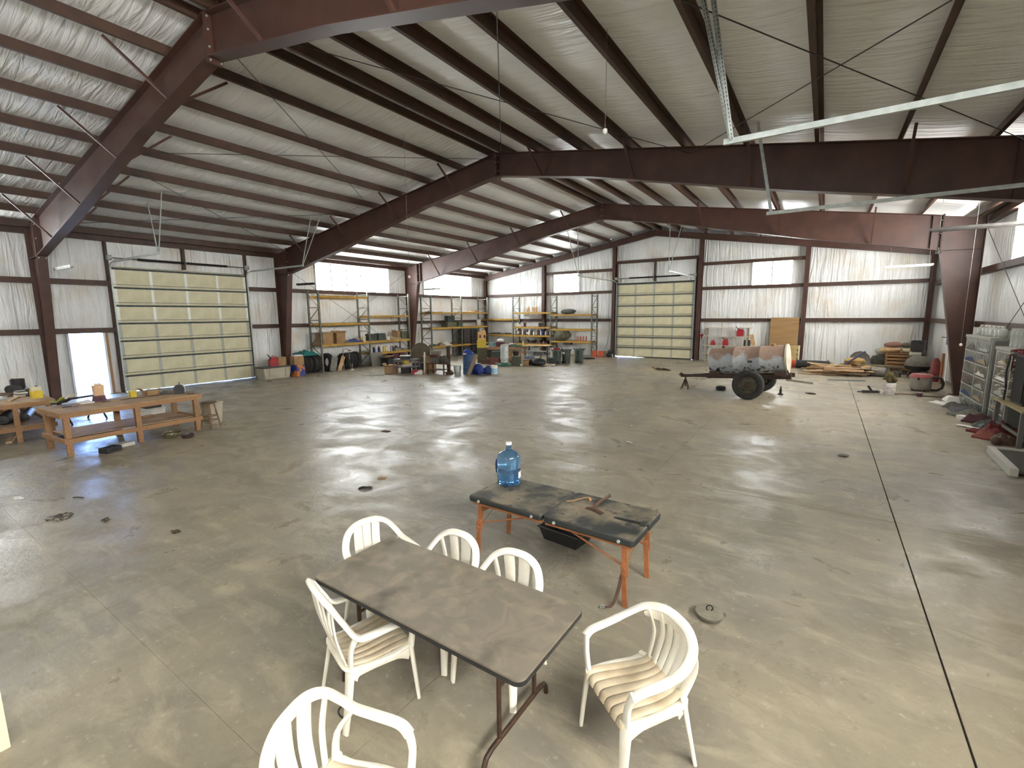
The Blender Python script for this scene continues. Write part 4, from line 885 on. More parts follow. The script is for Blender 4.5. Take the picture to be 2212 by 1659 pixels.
# rack over the tyres
carton('big brown carton at left end of the tyre rack shelf', (.55, -13.85, 1.31+DK), (.5, .6, .55), R(5))
carton('second brown carton, open-sided, on the tyre rack shelf', (.6, -13.1, 1.31+DK), (.45, .48, .5), R(-6), open_=True)
solo('white_plate', MB().lathe([(.0, 0), (.12, 0), (.16, .025), (.155, .03), (.11, .008), (.0, .008)], 18, cap=False), WHITE, 'white dish on top of the big brown carton', 'dish', (.62, -13.85, 1.31+.56), smooth=50)
solo('blue_cloth', MB().cloth((0, 0, 0), (.5, .95, .2), 51, 10), NAVY, 'crumpled blue cloth along the middle of the tyre rack shelf', 'cloth', (.6, -12.25, 1.31+DK), smooth=50)
solo('grey_cloth', MB().cloth((0, 0, 0), (.5, .5, .2), 52, 9), GREYCLOTH, 'grey cloth beside the open carton on the tyre rack', 'cloth', (.65, -12.72, 1.31+DK), smooth=50)
can('pinkish round tin on the tyre rack shelf', (.62, -11.98, 1.31+DK), .2, .11, M('pink_tin', 'a98a80', .6), group='tins on racks')
bucket('cream pail at right end of the tyre rack shelf', (.62, -11.62, 1.31+DK), .28, .14, CREAM)
can('small tan tin between pail and pink tin', (.7, -11.8, 1.31+DK), .15, .08, TANCLOTH, group='tins on racks')
# tyres in a row on the floor
ty = [(-15.08, .40, .5), (-14.86, .41, .5), (-14.62, .41, .55), (-14.38, .42, .5), (-13.85, .43, .6), (-12.85, .40, .55), (-12.62, .40, .55), (-12.38, .40, .5), (-12.12, .41, .5)]
tl = ['end tyre nearest the box stack in the tyre row', 'tyre second from the box stack in the row', 'tyre third from the box stack in the row', 'tyre fourth from the box stack, behind the rack post', 'big tyre standing behind the leaning plank', 'tyre behind the hand truck, leftmost of its group', 'tyre behind the hand truck, left of middle', 'tyre behind the hand truck, right of middle', 'last tyre at the right end of the row']
for k, ((y, ro, x), lb) in enumerate(zip(ty, tl)): tyre(lb, (x, y, 0), ro, ro*.52, .21, R(90+(8 if k > 4 else 3)), R(4))
solo('teal_tarp', MB().cloth((0, 0, 0), (.75, .9, .34), 61, 12), TEAL, 'folded teal tarp lying over the first tyres', 'tarp', (.45, -14.85, .83), R(10), smooth=50)
pk = solo('leaning_plank', MB().box((0, 0, .36), (.03, .22, .78)), PALEWOOD, 'weathered plank leaning against the rack post by the tyres', 'plank', (1.12, -13.55, 0), rot=(R(-24), 0, R(6)))
solo('grey_sheet', MB().box((0, 0, .34), (.02, .34, .7)), GREY, 'grey narrow panel leaning beside the plank by the tyres', 'panel', (1.02, -13.85, 0), rot=(R(-14), 0, 0))
ht = thing('hand_truck', 'bare steel hand truck frame standing before the tyres', 'hand truck', (1.02, -13.0, 0), R(21))
HT = M('worn_pale_steel', '9c968a', .5, .5)
part('frame', MB().tube([(0, -.3, 0), (-.03, -.28, .95), (-.06, -.22, 1.02), (-.06, .2, 1.02), (-.03, .26, .95), (0, .28, 0)], .018, 8), HT, ht, 50); part('base', MB().b2((0, -.34, 0), (.22, .32, .02)), HT, ht)
for s in (-1, 1): part('grip', MB().bar((-.05, s*.2+.0, .93), (.05, s*.36, .93), .03, .03), BLACK, ht)
solo('white_plunger', MB().cyl((0, 0, .05), (.02, 0, .32), .012, n=8).lathe([(.0, 0), (.09, 0), (.075, .05), (.02, .07), (.0, .07)], 14, cap=False), WHITE, 'small white plunger on the floor before the tyres', 'plunger', (1.45, -13.05, 0), smooth=40)
# chest, boxes by the middle column
chs = thing('storage_chest', 'long beige storage chest beside the left overhead door', 'chest', (.95, -16.72, 0), R(2)); part('body', MB().taper(0, (.52, 1.1), .46, (.6, 1.22)), CONCRT2, chs); part('lid', MB().box((0, 0, .49), (.64, 1.27, .05)), DKGREY, chs)
for y in (-.35, .35): part('groove_shade', MB().b2((.285, y-.02, .06), (.30, y+.02, .44)), M('chest_shadow_beige', 'a0987f', .6), chs)  # shade inside the chest grooves painted as strips of darker beige
gas_can('red fuel can standing on the beige chest', (.9, -16.68, .516), 1.25, R(-100))
carton('tan carton on the beige chest beside the fuel can', (.85, -16.35, .516), (.35, .36, .36), R(3))
carton('blue and orange printed carton on the floor by the middle column', (1.15, -15.72, 0), (.42, .42, .5), R(4), M('printed_blue_carton', '2f3f86', .6, c2='c77b35', scale=2.4, lo=.5, hi=.54), tape=False)
carton('brown carton on top of the blue printed carton', (1.12, -15.72, .508), (.4, .44, .36), R(-4))
solo('white_lid_tray', MB().taper(0, (.34, .36), .06, (.36, .38)), WHITE, 'white tray on top of the stacked brown carton', 'tray', (1.12, -15.7, .88), R(-4))
# second rack
carton('dark green ammunition box beside the rack post', (.6, -11.1, 1.33+DK), (.4, .45, .34), 0, DKGREEN, tape=False)
carton('second dark green ammunition box on the same shelf', (.6, -10.5, 1.33+DK), (.4, .5, .36), 0, DKGREEN, tape=False)
solo('tan_tarp', MB().cloth((0, 0, 0), (.6, .95, .34), 71, 11), TANCLOTH, 'heap of tan canvas on the ammunition box shelf', 'tarp', (.6, -9.75, 1.33+DK), smooth=50)
bucket('small white cup standing before the tan canvas', (.85, -10.15, 1.33+DK), .2, .1, WHITE)
carton('brown open carton on the tan canvas shelf', (.5, -9.15, 1.33+DK), (.35, .4, .42), R(12), open_=True)
carton('long olive case at right end of the ammunition shelf', (.55, -8.86, 1.33+DK), (.5, .42, .42), 0, OLIVE, tape=False)
random.seed(11)
bcols = [WHITE, NAVY, WHITE, NAVY, WHITE, YELLOW, WHITE, WHITE, CLEAR]
bl = ['white bottle at left end of the low rack shelf', 'blue bottle second on the low rack shelf', 'white bottle between two blue ones', 'second blue bottle on the low rack shelf', 'white bottle left of the yellow one', 'yellow bottle on the low rack shelf', 'white bottle right of the yellow one', 'tall white bottle left of the heaped rags', 'cloudy clear bottle by the heaped rags']
for k, (m, lb) in enumerate(zip(bcols, bl)): bottle(lb, (.75, -11.25+.17*k, .70+DK), .3+.05*random.random(), .07, m, BLACK if k % 3 == 0 else WHITE, group='bottles on the low rack shelf')
solo('rag_heap', MB().cloth((0, 0, 0), (.6, .7, .36), 75, 11), M('mauve_grey_rag', '6a5a58', .9, c2='8d8782', scale=6.), 'heap of mauve and grey rags on the low rack shelf', 'rags', (.6, -9.35, .70+DK), smooth=50)
# floor under second rack
pn = solo('grey_board', MB().box((0, 0, .36), (.03, .75, .72)), M('grey_board', '7d7a70', .8), 'grey board leaning on the rack right of the tyres', 'board', (1.1, -11.15, 0), rot=(R(0), R(-10), 0))
carton('black crate on the floor right of the grey board', (1.5, -10.85, 0), (.5, .45, .4), R(8), BLACK, open_=True)
solo('black_sack', MB().blob((0, 0, 0), (.6, .75, .3), 5, .2), BLACK, 'slumped black sack beside the black crate', 'sack', (1.55, -10.25, 0), smooth=60)
carton('flat tan carton leaning over the black crate', (1.35, -10.55, .42), (.35, .45, .08), R(15), tape=False)
bk_ = bucket('yellow bucket on the floor under the second rack', (1.55, -9.65, 0), .38, .17, YELLOW)
carton('pale tan carton beside the yellow bucket', (1.25, -9.35, 0), (.3, .4, .42), R(5))
carton('maroon carton under the second rack, left one', (.75, -9.75, 0), (.4, .45, .55), 0, MAROON, tape=False)
carton('maroon carton under the second rack, right one', (.75, -9.2, 0), (.4, .45, .55), R(4), MAROON, tape=False)
carton('grey plastic tote under the second rack', (.7, -10.4, 0), (.45, .6, .45), 0, GREY, tape=False)
carton('white carton under the second rack behind the black crate', (.75, -10.95, 0), (.4, .35, .5), 0, WHITE, tape=False)
# rack past the column
carton('dark olive case on the upper shelf past the column', (.55, -4.75, 1.90+DK), (.55, .9, .3), 0, OLIVE, tape=False)
carton('dark green upright case behind the olive case', (.35, -4.45, 1.90+.306), (.3, .65, .4), 0, DKGREEN, tape=False)
carton('khaki box at the right end of the olive case', (.7, -3.98+.0, 1.90+DK), (.4, .42, .34), 0, OLIVE, tape=False)
solo('dark_tarp', MB().cloth((0, 0, 0), (.6, 1.0, .16), 81, 10), BROWN, 'dark folded tarp on the top shelf past the column', 'tarp', (.6, -6.15, 2.83+DK), smooth=50)
solo('twig_pile', MB().cloth((0, 0, 0), (.5, .7, .14), 82, 9), TANCLOTH, 'small brown heap on the top shelf of the corner rack', 'heap', (.6, -3.0, 2.83+DK), smooth=50)
carton('small tan carton on the top shelf of the corner rack', (.6, -2.1, 2.83+DK), (.3, .4, .12), 0, tape=False)
bucket('white pail inside the corner rack', (.6, -1.7, 1.90+DK), .42, .17, WHITE)
cab = thing('parts_cabinet', 'dark steel parts cabinet with black bins in the corner rack', 'cabinet', (.7, -2.95, .0)); part('body', MB().b2((-.3, -.75, .02), (.2, .75, 1.72)), DKGREY, cab)
for i in range(8):
    for j in (0, 1): part('bin', MB().b2((.2, -.02+.38*j-.05, .12+.2*i), (.3, .3+.38*j-.05, .26+.2*i)), BLACK, cab)
for k, (y, s, m, lb) in enumerate([(-6.3, .3, GREYCLOTH, 'grey cloth lump at left of the low shelf past the column'), (-5.7, .34, TANCLOTH, 'tan cloth lump on the low shelf past the column'), (-5.1, .3, WHITE, 'white crumpled paper on the low shelf past the column'), (-4.5, .36, BROWN, 'brown lump on the low shelf past the column')]):
    solo('cloth_lump', MB().cloth((0, 0, 0), (.4, .5, s*.8), 90+k, 9), m, lb, 'cloth', (.65, y, .75+DK), smooth=50)
# gable racks
random.seed(3)
for k in range(7):
    pts = [(random.uniform(-.2, .2)*u, u*.0, .03+.03*math.sin(u*4+k)) for u in (0, .5, 1)]
    L_ = random.uniform(.35, .6)
    solo('driftwood', MB().tube([(0, 0, .035), (L_*.3, .05, .05+.04*random.random()), (L_*.6, -.04, .04+.05*random.random()), (L_, .02, .08+.08*random.random())], [.03, .035, .028, .012], 7), M('driftwood_brown', '4a3a2d', .9, c2='37291f', scale=9.), ['twisted driftwood at far left of the corner bay shelf', 'driftwood second from left on the corner bay shelf', 'driftwood third from left on the corner bay shelf', 'driftwood at the middle of the corner bay shelf', 'driftwood third from right on the corner bay shelf', 'driftwood second from right on the corner bay shelf', 'driftwood at right end of the corner bay shelf'][k], 'driftwood', (.4+.34*k, -.72+.1*(k % 2), 1.27+DK), R(20*(k % 3)-10), 'driftwood on the corner rack', smooth=60)
lab = ['first', 'second', 'third', 'fourth', 'fifth', 'sixth', 'seventh', 'eighth', 'ninth', 'tenth', 'eleventh', 'twelfth', 'thirteenth', 'fourteenth', 'fifteenth', 'sixteenth']
BROWNB = M('brown_bottle', '4a3630', .4, c2='5f4338', scale=6.)
cyc = [GREY, BROWNB, BROWNB, WHITE, BROWNB, MAROON, WHITE, DKGREY, WHITE, CLEAR, BROWNB, WHITE, NAVY, WHITE, BROWNB, WHITE]
for k in range(16):
    tall = k in (1, 2, 12); bottle(f'{lab[k]} bottle from the left in the long gable rack row', (3.12+.178*k, -.78+.05*(k % 2), 1.27+DK), .46 if tall else random.uniform(.28, .38), .07 if not tall else .085, cyc[k], [WHITE, BLACK, MAROON][k % 3], group='bottle row on the gable rack', wrap=WHITE if k % 4 == 1 else None)
for k, x in enumerate((3.15, 3.3, 3.45)): can(f'{lab[k]} small white jar on the upper bottle shelf', (x, -.75, 1.83+DK), .16, .06, WHITE, 'jar', 'jar', 'small jars on the gable rack')
for k, x in enumerate((3.78, 4.95, 5.12, 5.28)): can(['dark tin alone on the upper bottle shelf', 'left of three dark tins on the upper bottle shelf', 'middle of three dark tins on the upper bottle shelf', 'right of three dark tins on the upper bottle shelf'][k], (x, -.72, 1.83+DK), .28, .085, [MAROON, DKGREY, BROWNB, DKGREY][k], group='dark tins on the gable rack')
solo('brown_hat', MB().lathe([(.0, .16), (.09, .15), (.12, .04), (.22, .02), (.22, .0), (.0, .0)], 18, cap=False), TANCLOTH, 'round brown hat at right of the upper bottle shelf', 'hat', (5.58, -.6, 1.83+DK), smooth=50)
for k, (x, h) in enumerate(((3.95, .3), (4.1, .42), (4.42, .4), (4.56, .34), (4.7, .46))): bottle(['left of two bronze canisters on the top gable shelf', 'right of two bronze canisters on the top gable shelf', 'left of three bronze canisters on the top gable shelf', 'middle of three bronze canisters on the top gable shelf', 'right of three bronze canisters on the top gable shelf'][k], (x, -.7, 2.79+DK), h, .075, M('bronze_glass', 'b38a63', .35, c2='d9c7a8', scale=5.), CREAM, 'canister', 'canister', 'bronze canisters on the top shelf')
bg_ = solo('duffel_bag', MB().blob((0, 0, 0), (1.0, .5, .36), 8, .16), M('dark_grey_bag', '3c3d3a', .7, c2='55564f', scale=7.), 'dark grey bag on the top shelf nearest the gable door', 'bag', (7.0, -.6, 2.64+DK), smooth=60)
solo('canvas_bundle', MB().blob((0, 0, 0), (1.1, .9, .8), 9, .2), M('khaki_canvas', '6e6a58', .9, c2='4e4b3e', scale=5.), 'big khaki canvas bundle on the low shelf by the trash cans', 'bundle', (6.6, -.65, .95+DK), R(10), smooth=60)
for k, x in enumerate((7.75, 7.95, 8.15, 8.35)): can(f'{lab[k]} red-topped figurine on the low gable shelf', (x, -.75, .95+DK), .3, .05, M('terracotta', 'b56a55', .7), 'figurine', 'figurine', 'red figurines on the gable rack', lid=RED)
for k, (x, s) in enumerate(((3.4, .3), (3.9, .4), (4.4, .34), (4.9, .3), (5.4, .36))): solo('parts_heap', MB().cloth((0, 0, 0), (.45, .5, s), 120+k, 9), [DKGREY, BROWN, DKGREY, RUST, BROWN][k], f'{lab[k]} dark heap from the left on the lowest gable shelf', 'parts', (x, -.6, .71+DK), group='dark heaps on the lowest gable shelf', smooth=50)
# ================================================================ work area in the far corner
wt = thing('work_table', 'rough fir work table heaped with things in the far corner', 'work table', (5.8, -6.15, 0), R(15))
part('top', MB().b2((-1.2, -.55, .85), (1.2, .55, .88)), PLY, wt); part('apron', MB().b2((-1.2, -.55, .75), (1.2, -.51, .85)), WOOD, wt); part('apron', MB().b2((-1.2, .51, .75), (1.2, .55, .85)), WOOD, wt)
for x in (-1.12, 0.55, 1.12):
    for y in (-.47, .47): part('leg', MB().box((x, y, .375), (.09, .09, .75)), WOOD, wt)
part('lower_shelf', MB().b2((-1.15, -.5, .22), (1.15, .5, .24)), PLY, wt); part('lower_rail', MB().b2((-1.2, -.54, .14), (1.2, -.5, .22)), WOOD, wt)
def wtp(x, y, z=.882): a, b = rotp(x, y, R(15)); return (5.8+a, -6.15+b, z)
carton('teal boxed kit at left on the heaped work table', wtp(-.62, -.2), (.3, .3, .22), R(15), M('grey_teal_box', '5e7d80', .6), tape=False)
solo('white_hat', MB().blob((0, 0, 0), (.4, .36, .22), 4, .08), WHITE, 'white rounded cap on the heaped work table', 'cap', wtp(-.12, -.2, 1.13), smooth=60)
carton('maroon carton under the white cap on the work table', wtp(-.12, -.2), (.4, .36, .24), R(12), MAROON, tape=False)
carton('red carton at the middle of the heaped work table', wtp(.28, -.35), (.25, .2, .14), R(20), RED, tape=False)
solo('white_cloth', MB().cloth((0, 0, 0), (.55, .45, .3), 131, 11), WHITE, 'white cloth heap on the far work table', 'cloth', wtp(.5, .05), smooth=50)
solo('green_tarp', MB().cloth((0, 0, 0), (.8, .5, .2), 132, 11), M('deep_green_tarp', '2f4a35', .7, c2='27402d', scale=8.), 'dark green tarp heap on the far work table', 'tarp', wtp(.8, -.25), smooth=50)
bottle('pale yellow bottle standing behind the work table', wtp(1.05, .3), .34, .06, M('pale_yellow', 'd6cf86', .5), WHITE)
carton('brown wooden chest on the shelf under the work table', wtp(-.25, -.1, .242), (.6, .4, .4), R(15), M('chest_brown', '6d4b3c', .7), tape=False)
carton('grey tin trunk on the shelf under the work table', wtp(-.8, 0, .242), (.4, .4, .4), R(15), DKGREY, tape=False)
bucket('black pail on the shelf under the work table', wtp(.75, -.1, .242), .36, .16, BLACK)
carton('pale carton on the shelf under the work table', wtp(.3, 0, .242), (.3, .35, .34), R(15), PALEWOOD, tape=False)
st2 = thing('steel_table', 'small dark steel table with wire shelf right of the work table', 'table', (7.0, -4.4, 0), R(10)); part('top', MB().b2((-.75, -.4, .85), (.75, .4, .88)), PALEWOOD, st2)
for x in (-.68, .68):
    for y in (-.34, .34): part('leg', MB().box((x, y, .425), (.05, .05, .85)), BLACKST, st2)
for z in (.28, .52): part('wire_shelf', MB().b2((-.68, -.34, z), (.68, .34, z+.02)), GALV, st2)
for k, (x, z, m) in enumerate(((-.4, .302, GALV), (.1, .302, GREY), (-.2, .542, GALV))): carton(['left metal box on the lower wire shelf', 'right grey box on the lower wire shelf', 'metal box on the upper wire shelf'][k], (7.0+x, -4.4, z), (.4, .4, .2), R(10), m, tape=False)
# kraft and yellow standing cut-out boxes
cut = thing('display_carton', 'tall tan and yellow printed carton standing behind the drum', 'box', (4.95, -7.05, 0), R(30)); part('base_box', MB().box((0, 0, .42), (.5, .35, .84)), M('olive_crate', '4f4c38', .8), cut); part('yellow_half', MB().box((0, -.15, 1.06), (.5, .04, .44)), M('mustard_print', 'b9a233', .7), cut); part('tan_half', MB().box((.02, -.15, 1.5), (.46, .04, .44)).box((.12, -.15, 1.76), (.2, .04, .1)), M('tan_board', 'c9a06a', .8), cut)
for x in (-.07, .17): part('window_print', MB().box((x, -.173, 1.46), (.1, .006, .16)), RUST, cut)
# stove pipe, engine, disc, low tables
disc = solo('round_board', MB().lathe([(.0, -.015), (.46, -.015), (.47, 0), (.46, .015), (.0, .015)], 28, (0, 0, .47), 'X', cap=False), M('brown_disc', '5f5543', .8, c2='4e4637', scale=4.), 'large round brown board propped upright near the far column', 'round board', (4.7, -11.6, .42), rot=(0, R(-8), R(-62)), smooth=40)
pltf = carton('dark crate holding the round board behind the grey stand', (4.72, -11.65, 0), (.6, .6, .41), R(28), DKGREY, tape=False)
stn = thing('grey_stand', 'low grey work stand with splayed legs before the racks', 'stand', (4.75, -12.55, 0), R(28)); SG = M('lavender_grey_steel', '6e6a6c', .6, .2, c2='5b5759', scale=8.)
part('top', MB().b2((-.55, -.3, .60), (.55, .3, .66)), SG, stn); part('lower_shelf', MB().b2((-.55, -.3, .28), (.55, .3, .31)), SG, stn)
for sx in (-1, 1):
    for sy in (-1, 1): part('leg', MB().bar((sx*.48, sy*.26, .6), (sx*.58, sy*.32, 0), .05, .05), SG, stn)
bt = thing('battery_box', 'black box with pale lid on the grey stand', 'box', (4.75, -12.62, .662), R(40)); part('body', MB().box((0, 0, .07), (.42, .42, .14)), BLACK, bt); part('lid', MB().box((0, 0, .15), (.46, .46, .03)), M('pale_lid', 'bdb9ae', .6), bt)
carton('open tan carton on the floor left of the grey stand', (4.15, -12.95, 0), (.5, .4, .34), R(25), open_=True)
carton('red and white carton at the foot of the grey stand', (5.45, -12.55, 0), (.5, .2, .18), R(20), M('red_white_carton', 'a83038', .6, c2='e6e2da', scale=3.5, lo=.5, hi=.52), tape=False)
carton('black case under the grey stand', (4.7, -12.55, 0), (.4, .3, .25), R(28), BLACK, tape=False)
wp = solo('white_pole', MB().cyl((0, 0, 0), (.03, .02, .98), .035, n=10), WHITE, 'thin white pole standing beside the engine stand', 'pole', (5.62, -12.3, 0), smooth=40)
carton('wood crate behind the white pole', (5.5, -11.8, 0), (.45, .4, .7), R(15), KRAFT, open_=True)
en = thing('generator', 'grey portable engine on a rusty stand near the blue drum', 'engine', (6.3, -12.1, 0), R(15)); EG = M('engine_grey', '6d6b63', .55, .3, c2='524f48', scale=10.)
part('block', MB().box((-.05, 0, .68), (.5, .38, .32)), EG, en); part('tank', MB().cyl((-.3, 0, .95), (.12, 0, .95), .11, n=14), M('tan_tank', '7a6f60', .6), en, 40); part('fan_shroud', MB().cyl((.2, -.12, .66), (.32, -.12, .66), .2, n=16), DKGREY, en, 40); part('muffler', MB().cyl((-.28, -.22, .84), (.1, -.22, .84), .06, n=10), RUST, en, 40); part('bench_plate', MB().b2((-.45, -.3, .48), (.45, .3, .52)), RUST, en)
for x in (-.4, .4):
    for y in (-.25, .25): part('leg', MB().box((x, y, .24), (.05, .05, .48)), RUST, en)
part('lower_bar', MB().b2((-.42, -.27, .2), (.42, .27, .22)), RUST, en); part('pulley', MB().lathe([(.05, -.03), (.15, -.02), (.13, 0), (.15, .02), (.05, .03)], 16, (.42, .02, .58), 'Y'), EG, en, 40)
sp_ = thing('stove_pipe', 'rusty stove pipe with collar rising behind the engine', 'pipe', (6.35, -11.45, 0)); part('pipe', MB().cyl((0, 0, .04), (0, 0, 1.12), .085, n=16), RUST, sp_, 40); part('collar', MB().lathe([(.085, 1.12), (.13, 1.18), (.13, 1.21), (.085, 1.26), (.07, 1.26)], 16), DKGREY, sp_, 40); part('foot', MB().box((0, 0, .02), (.3, .3, .04)), RUST, sp_)
solo('red_tool', MB().box((0, 0, .05), (.3, .2, .1)).cyl((-.1, 0, .1), (.1, .03, .16), .03), RUST, 'rusty red tool on the floor behind the grey bucket', 'tool', (6.75, -11.85, 0), R(20))
bucket('galvanised bucket left of the blue drum', (7.1, -11.72, 0), .40, .165, GALV)
dm = thing('steel_drum', 'tall blue steel drum with tarp on its lid', 'drum', (7.5, -11.35, 0))
part('body', MB().lathe([(.0, 0), (.285, 0), (.295, .01), (.29, .02), (.285, .28), (.297, .29), (.297, .31), (.285, .32), (.285, .58), (.297, .59), (.297, .61), (.285, .62), (.285, .87), (.295, .88), (.295, .9), (.27, .9), (.27, .88), (.0, .88)], 28, cap=False), M('faded_blue_drum', '355279', .55, c2='2a4468', scale=5.), dm, 40)
part('bung', MB().cyl((.15, 0, .88), (.15, 0, .9), .03, n=10), GALV, dm)
solo('blue_tarp', MB().cloth((-.0, 0, 0), (.46, .46, .34), 141, 12), M('bright_blue_tarp', '26418f', .6, c2='1d3170', scale=9.), 'bright blue tarp heaped on the blue drum', 'tarp', (7.45, -11.38, .90), R(30), smooth=50)
solo('white_rag', MB().cloth((0, 0, 0), (.2, .14, .08), 142, 8), M('pinkish_rag', 'd6bfb4', .9), 'pale pink rag on the front of the drum lid', 'rag', (7.44, -11.60, .901), smooth=50)
solo('leaning_board', MB().box((0, 0, .48), (.16, .03, .98)), M('weathered_board', '9b8266', .8, c2='86705a', scale=6.), 'weathered board leaning on the blue drum', 'board', (7.78, -11.78, .02), rot=(R(-12), R(20), R(10)))
solo('blue_sack', MB().blob((0, 0, 0), (.5, .45, .5), 15, .22), M('royal_blue_bag', '213a86', .6, c2='1a2c68', scale=8.), 'blue sack slumped right of the leaning board', 'sack', (7.97, -11.3, 0), smooth=60)
solo('dark_blue_sack', MB().blob((0, 0, 0), (.45, .4, .38), 16, .22), NAVY, 'darker blue sack beside the white bucket', 'sack', (8.22, -10.98, 0), R(20), smooth=60)
bucket('white five-gallon bucket with blue label, right of the drum', (8.5, -10.83, 0), .40, .16, WHITE, wrap=M('sky_blue_label', '8fb7d3', .5))
# heater, boxes, bag
he = thing('shop_heater', 'galvanised cylinder heater on a green base', 'heater', (6.95, -7.75, 0)); part('base', MB().lathe([(.0, 0), (.34, 0), (.36, .06), (.3, .14), (.18, .18), (.0, .18)], 20, cap=False), M('green_enamel', '2f5a41', .5), he, 40); part('cylinder', MB().lathe([(.2, .18), (.2, .32), (.22, .34), (.22, 1.0), (.2, 1.02), (.2, 1.1), (.0, 1.12)], 20), GALV, he, 40); part('collar', MB().lathe([(.225, .4), (.235, .41), (.235, .44), (.225, .45)], 20, cap=False), GALV, he); part('hose', MB().tube([(-.3, -.1, .1), (-.45, -.15, .12), (-.5, 0, .06)], .05, 8), GREY, he, 60)
carton('olive metal box right of the heater', (7.5, -7.45, 0), (.42, .3, .5), R(12), OLIVE, tape=False)
carton('dark red metal box left of the heater', (6.28, -7.6, 0), (.5, .35, .42), R(10), M('dull_red_steel', '6a3d38', .6), tape=False)
carton('dark green box on the dull red metal box', (6.28, -7.55, .43), (.48, .34, .28), R(10), DKGREEN, tape=False)
carton('tan open carton right of the olive box', (7.9, -7.1, 0), (.3, .26, .28), R(20), open_=True)
carton('blue-grey toolbox behind the tan open carton', (7.7, -6.5, 0), (.5, .3, .45), R(15), M('blue_grey_case', '6a7388', .6), tape=False)
solo('black_bag', MB().blob((0, 0, 0), (.85, .6, .42), 21, .18), BLACK, 'black holdall bag on the floor before the trash cans', 'bag', (8.42, -6.85, 0), R(10), smooth=60)
solo('bag_handle', MB().tube([(-.2, 0, .3), (-.1, 0, .6), (.06, 0, .68), (.2, 0, .45), (.28, 0, .05)], .03, 8), DKGREY, 'dark arched strap rising behind the black holdall', 'strap', (8.5, -6.35, 0), R(15), smooth=60)
carton('green metal box behind the black holdall', (8.75, -5.9, 0), (.45, .35, .34), R(10), DKGREEN, tape=False)
solo('white_board', MB().box((0, 0, .03), (.6, .4, .06)), M('pale_board', 'c3b8a2', .8), 'flat pale board on the floor right of the black holdall', 'board', (8.85, -6.45, 0), R(8))
solo('white_ball', MB().lathe([(.0, 0), (.05, .015), (.07, .06), (.05, .105), (.0, .12)], 14, cap=False), WHITE, 'small white ball on the floor beside the olive box', 'ball', (7.85, -7.55, 0), smooth=60)
carton('brown carton on the floor left of the dull red box', (5.7, -7.35, 0), (.9, .4, .22), R(12), M('dark_brown_box', '523c2f', .8), tape=False)
# trash cans
def trash(label, loc, rz, wheel=True):
    b = thing('trash_can', label, 'trash can', loc, rz, 'dark green trash cans')
    part('body', MB().lathe([(.0, 0), (.20, 0), (.205, .03), (.238, .70), (.232, .70), (.19, .03), (.0, .03)], 22, cap=False), DKGREEN, b, 40); part('rim', MB().lathe([(.236, .66), (.256, .68), (.256, .73), (.245, .75), (.228, .75)], 22, cap=False), DKGREEN, b, 40)
    for s in (-1, 1): part('handle', MB().tube([(s*.24, -.07, .68), (s*.3, -.05, .77), (s*.3, .05, .77), (s*.24, .07, .68)], .018, 8), DKGREEN, b, 60)
    for s in (-1, 1): part('wheel', MB().lathe([(.0, -.02), (.07, -.02), (.075, 0), (.07, .02), (.0, .02)], 14, (.12*s, -.2, .075), 'X', cap=False), BLACK, b, 40)
    return b
trash('left trash can of three, red bowl inside', (8.78, -5.42, 0), R(12)); trash('middle trash can of three, pale sticker on it', (9.22, -5.15, 0), R(-10)); trash('right trash can of three, handles raised', (9.62, -4.4, 0), R(6))
solo('red_bowl', MB().lathe([(.0, 0), (.15, 0), (.19, .13), (.18, .13), (.14, .015), (.0, .015)], 18, cap=False), RED, 'red bowl sitting in the left trash can', 'bowl', (8.78, -5.42, .70), smooth=50)
solo('sticker', MB().box((0, 0, 0), (.12, .004, .1)), WHITE, 'pale sticker on the middle trash can', 'sticker', (9.19, -5.415, .58), R(-6))
pan = carton('white panel box behind the left trash can', (8.35, -4.9, 0), (.42, .2, .78), R(8), WHITE, tape=False)
carton('cream box behind the right trash can', (9.3, -3.9, 0), (.4, .25, .6), R(4), CREAM, tape=False)
solo('rubber_mat', MB().blob((0, 0, 0), (.8, .6, .1), 25, .2), BLACK, 'black rubber mat on the floor beyond the trash cans', 'mat', (9.15, -2.2, 0), smooth=60)
solo('black_tray', MB().box((0, 0, .06), (.5, .35, .12)), BLACK, 'black tray hanging under the low gable shelf', 'tray', (7.1, -.8, .71), R(0))
bucket('left of two orange buckets by the gable door', (8.98, -.85, 0), .38, .155, ORANGE, group='orange buckets'); bucket('right of two orange buckets by the gable door', (9.36, -.78, 0), .38, .155, ORANGE, group='orange buckets')
bucket('tan dirty bucket beside the orange buckets', (9.62, -.5, 0), .36, .15, TANCLOTH)
gn = thing('small_compressor', 'small black machine at the foot of the gable column', 'compressor', (9.85, -.55, 0)); part('tank', MB().cyl((-.18, 0, .14), (.18, 0, .14), .12, n=14), BLACK, gn, 40); part('motor', MB().cyl((-.1, 0, .33), (.1, 0, .33), .08, n=12), DKGREY, gn, 40); part('handle', MB().tube([(-.18, 0, .25), (-.18, 0, .42), (.18, 0, .42), (.18, 0, .25)], .012, 6), BLACK, gn); part('foot', MB().b2((-.14, -.1, 0), (.14, .1, .03)), BLACK, gn)
solo('black_cable', MB().tube([(0, 0, .02), (.1, .0, .3), (.3, .05, .8), (.42, .1, 1.5), (.38, .12, 2.2)], .01, 6), BLACK, 'black cable trailing up beside the orange buckets', 'cable', (9.2, -.2, 0), smooth=60)
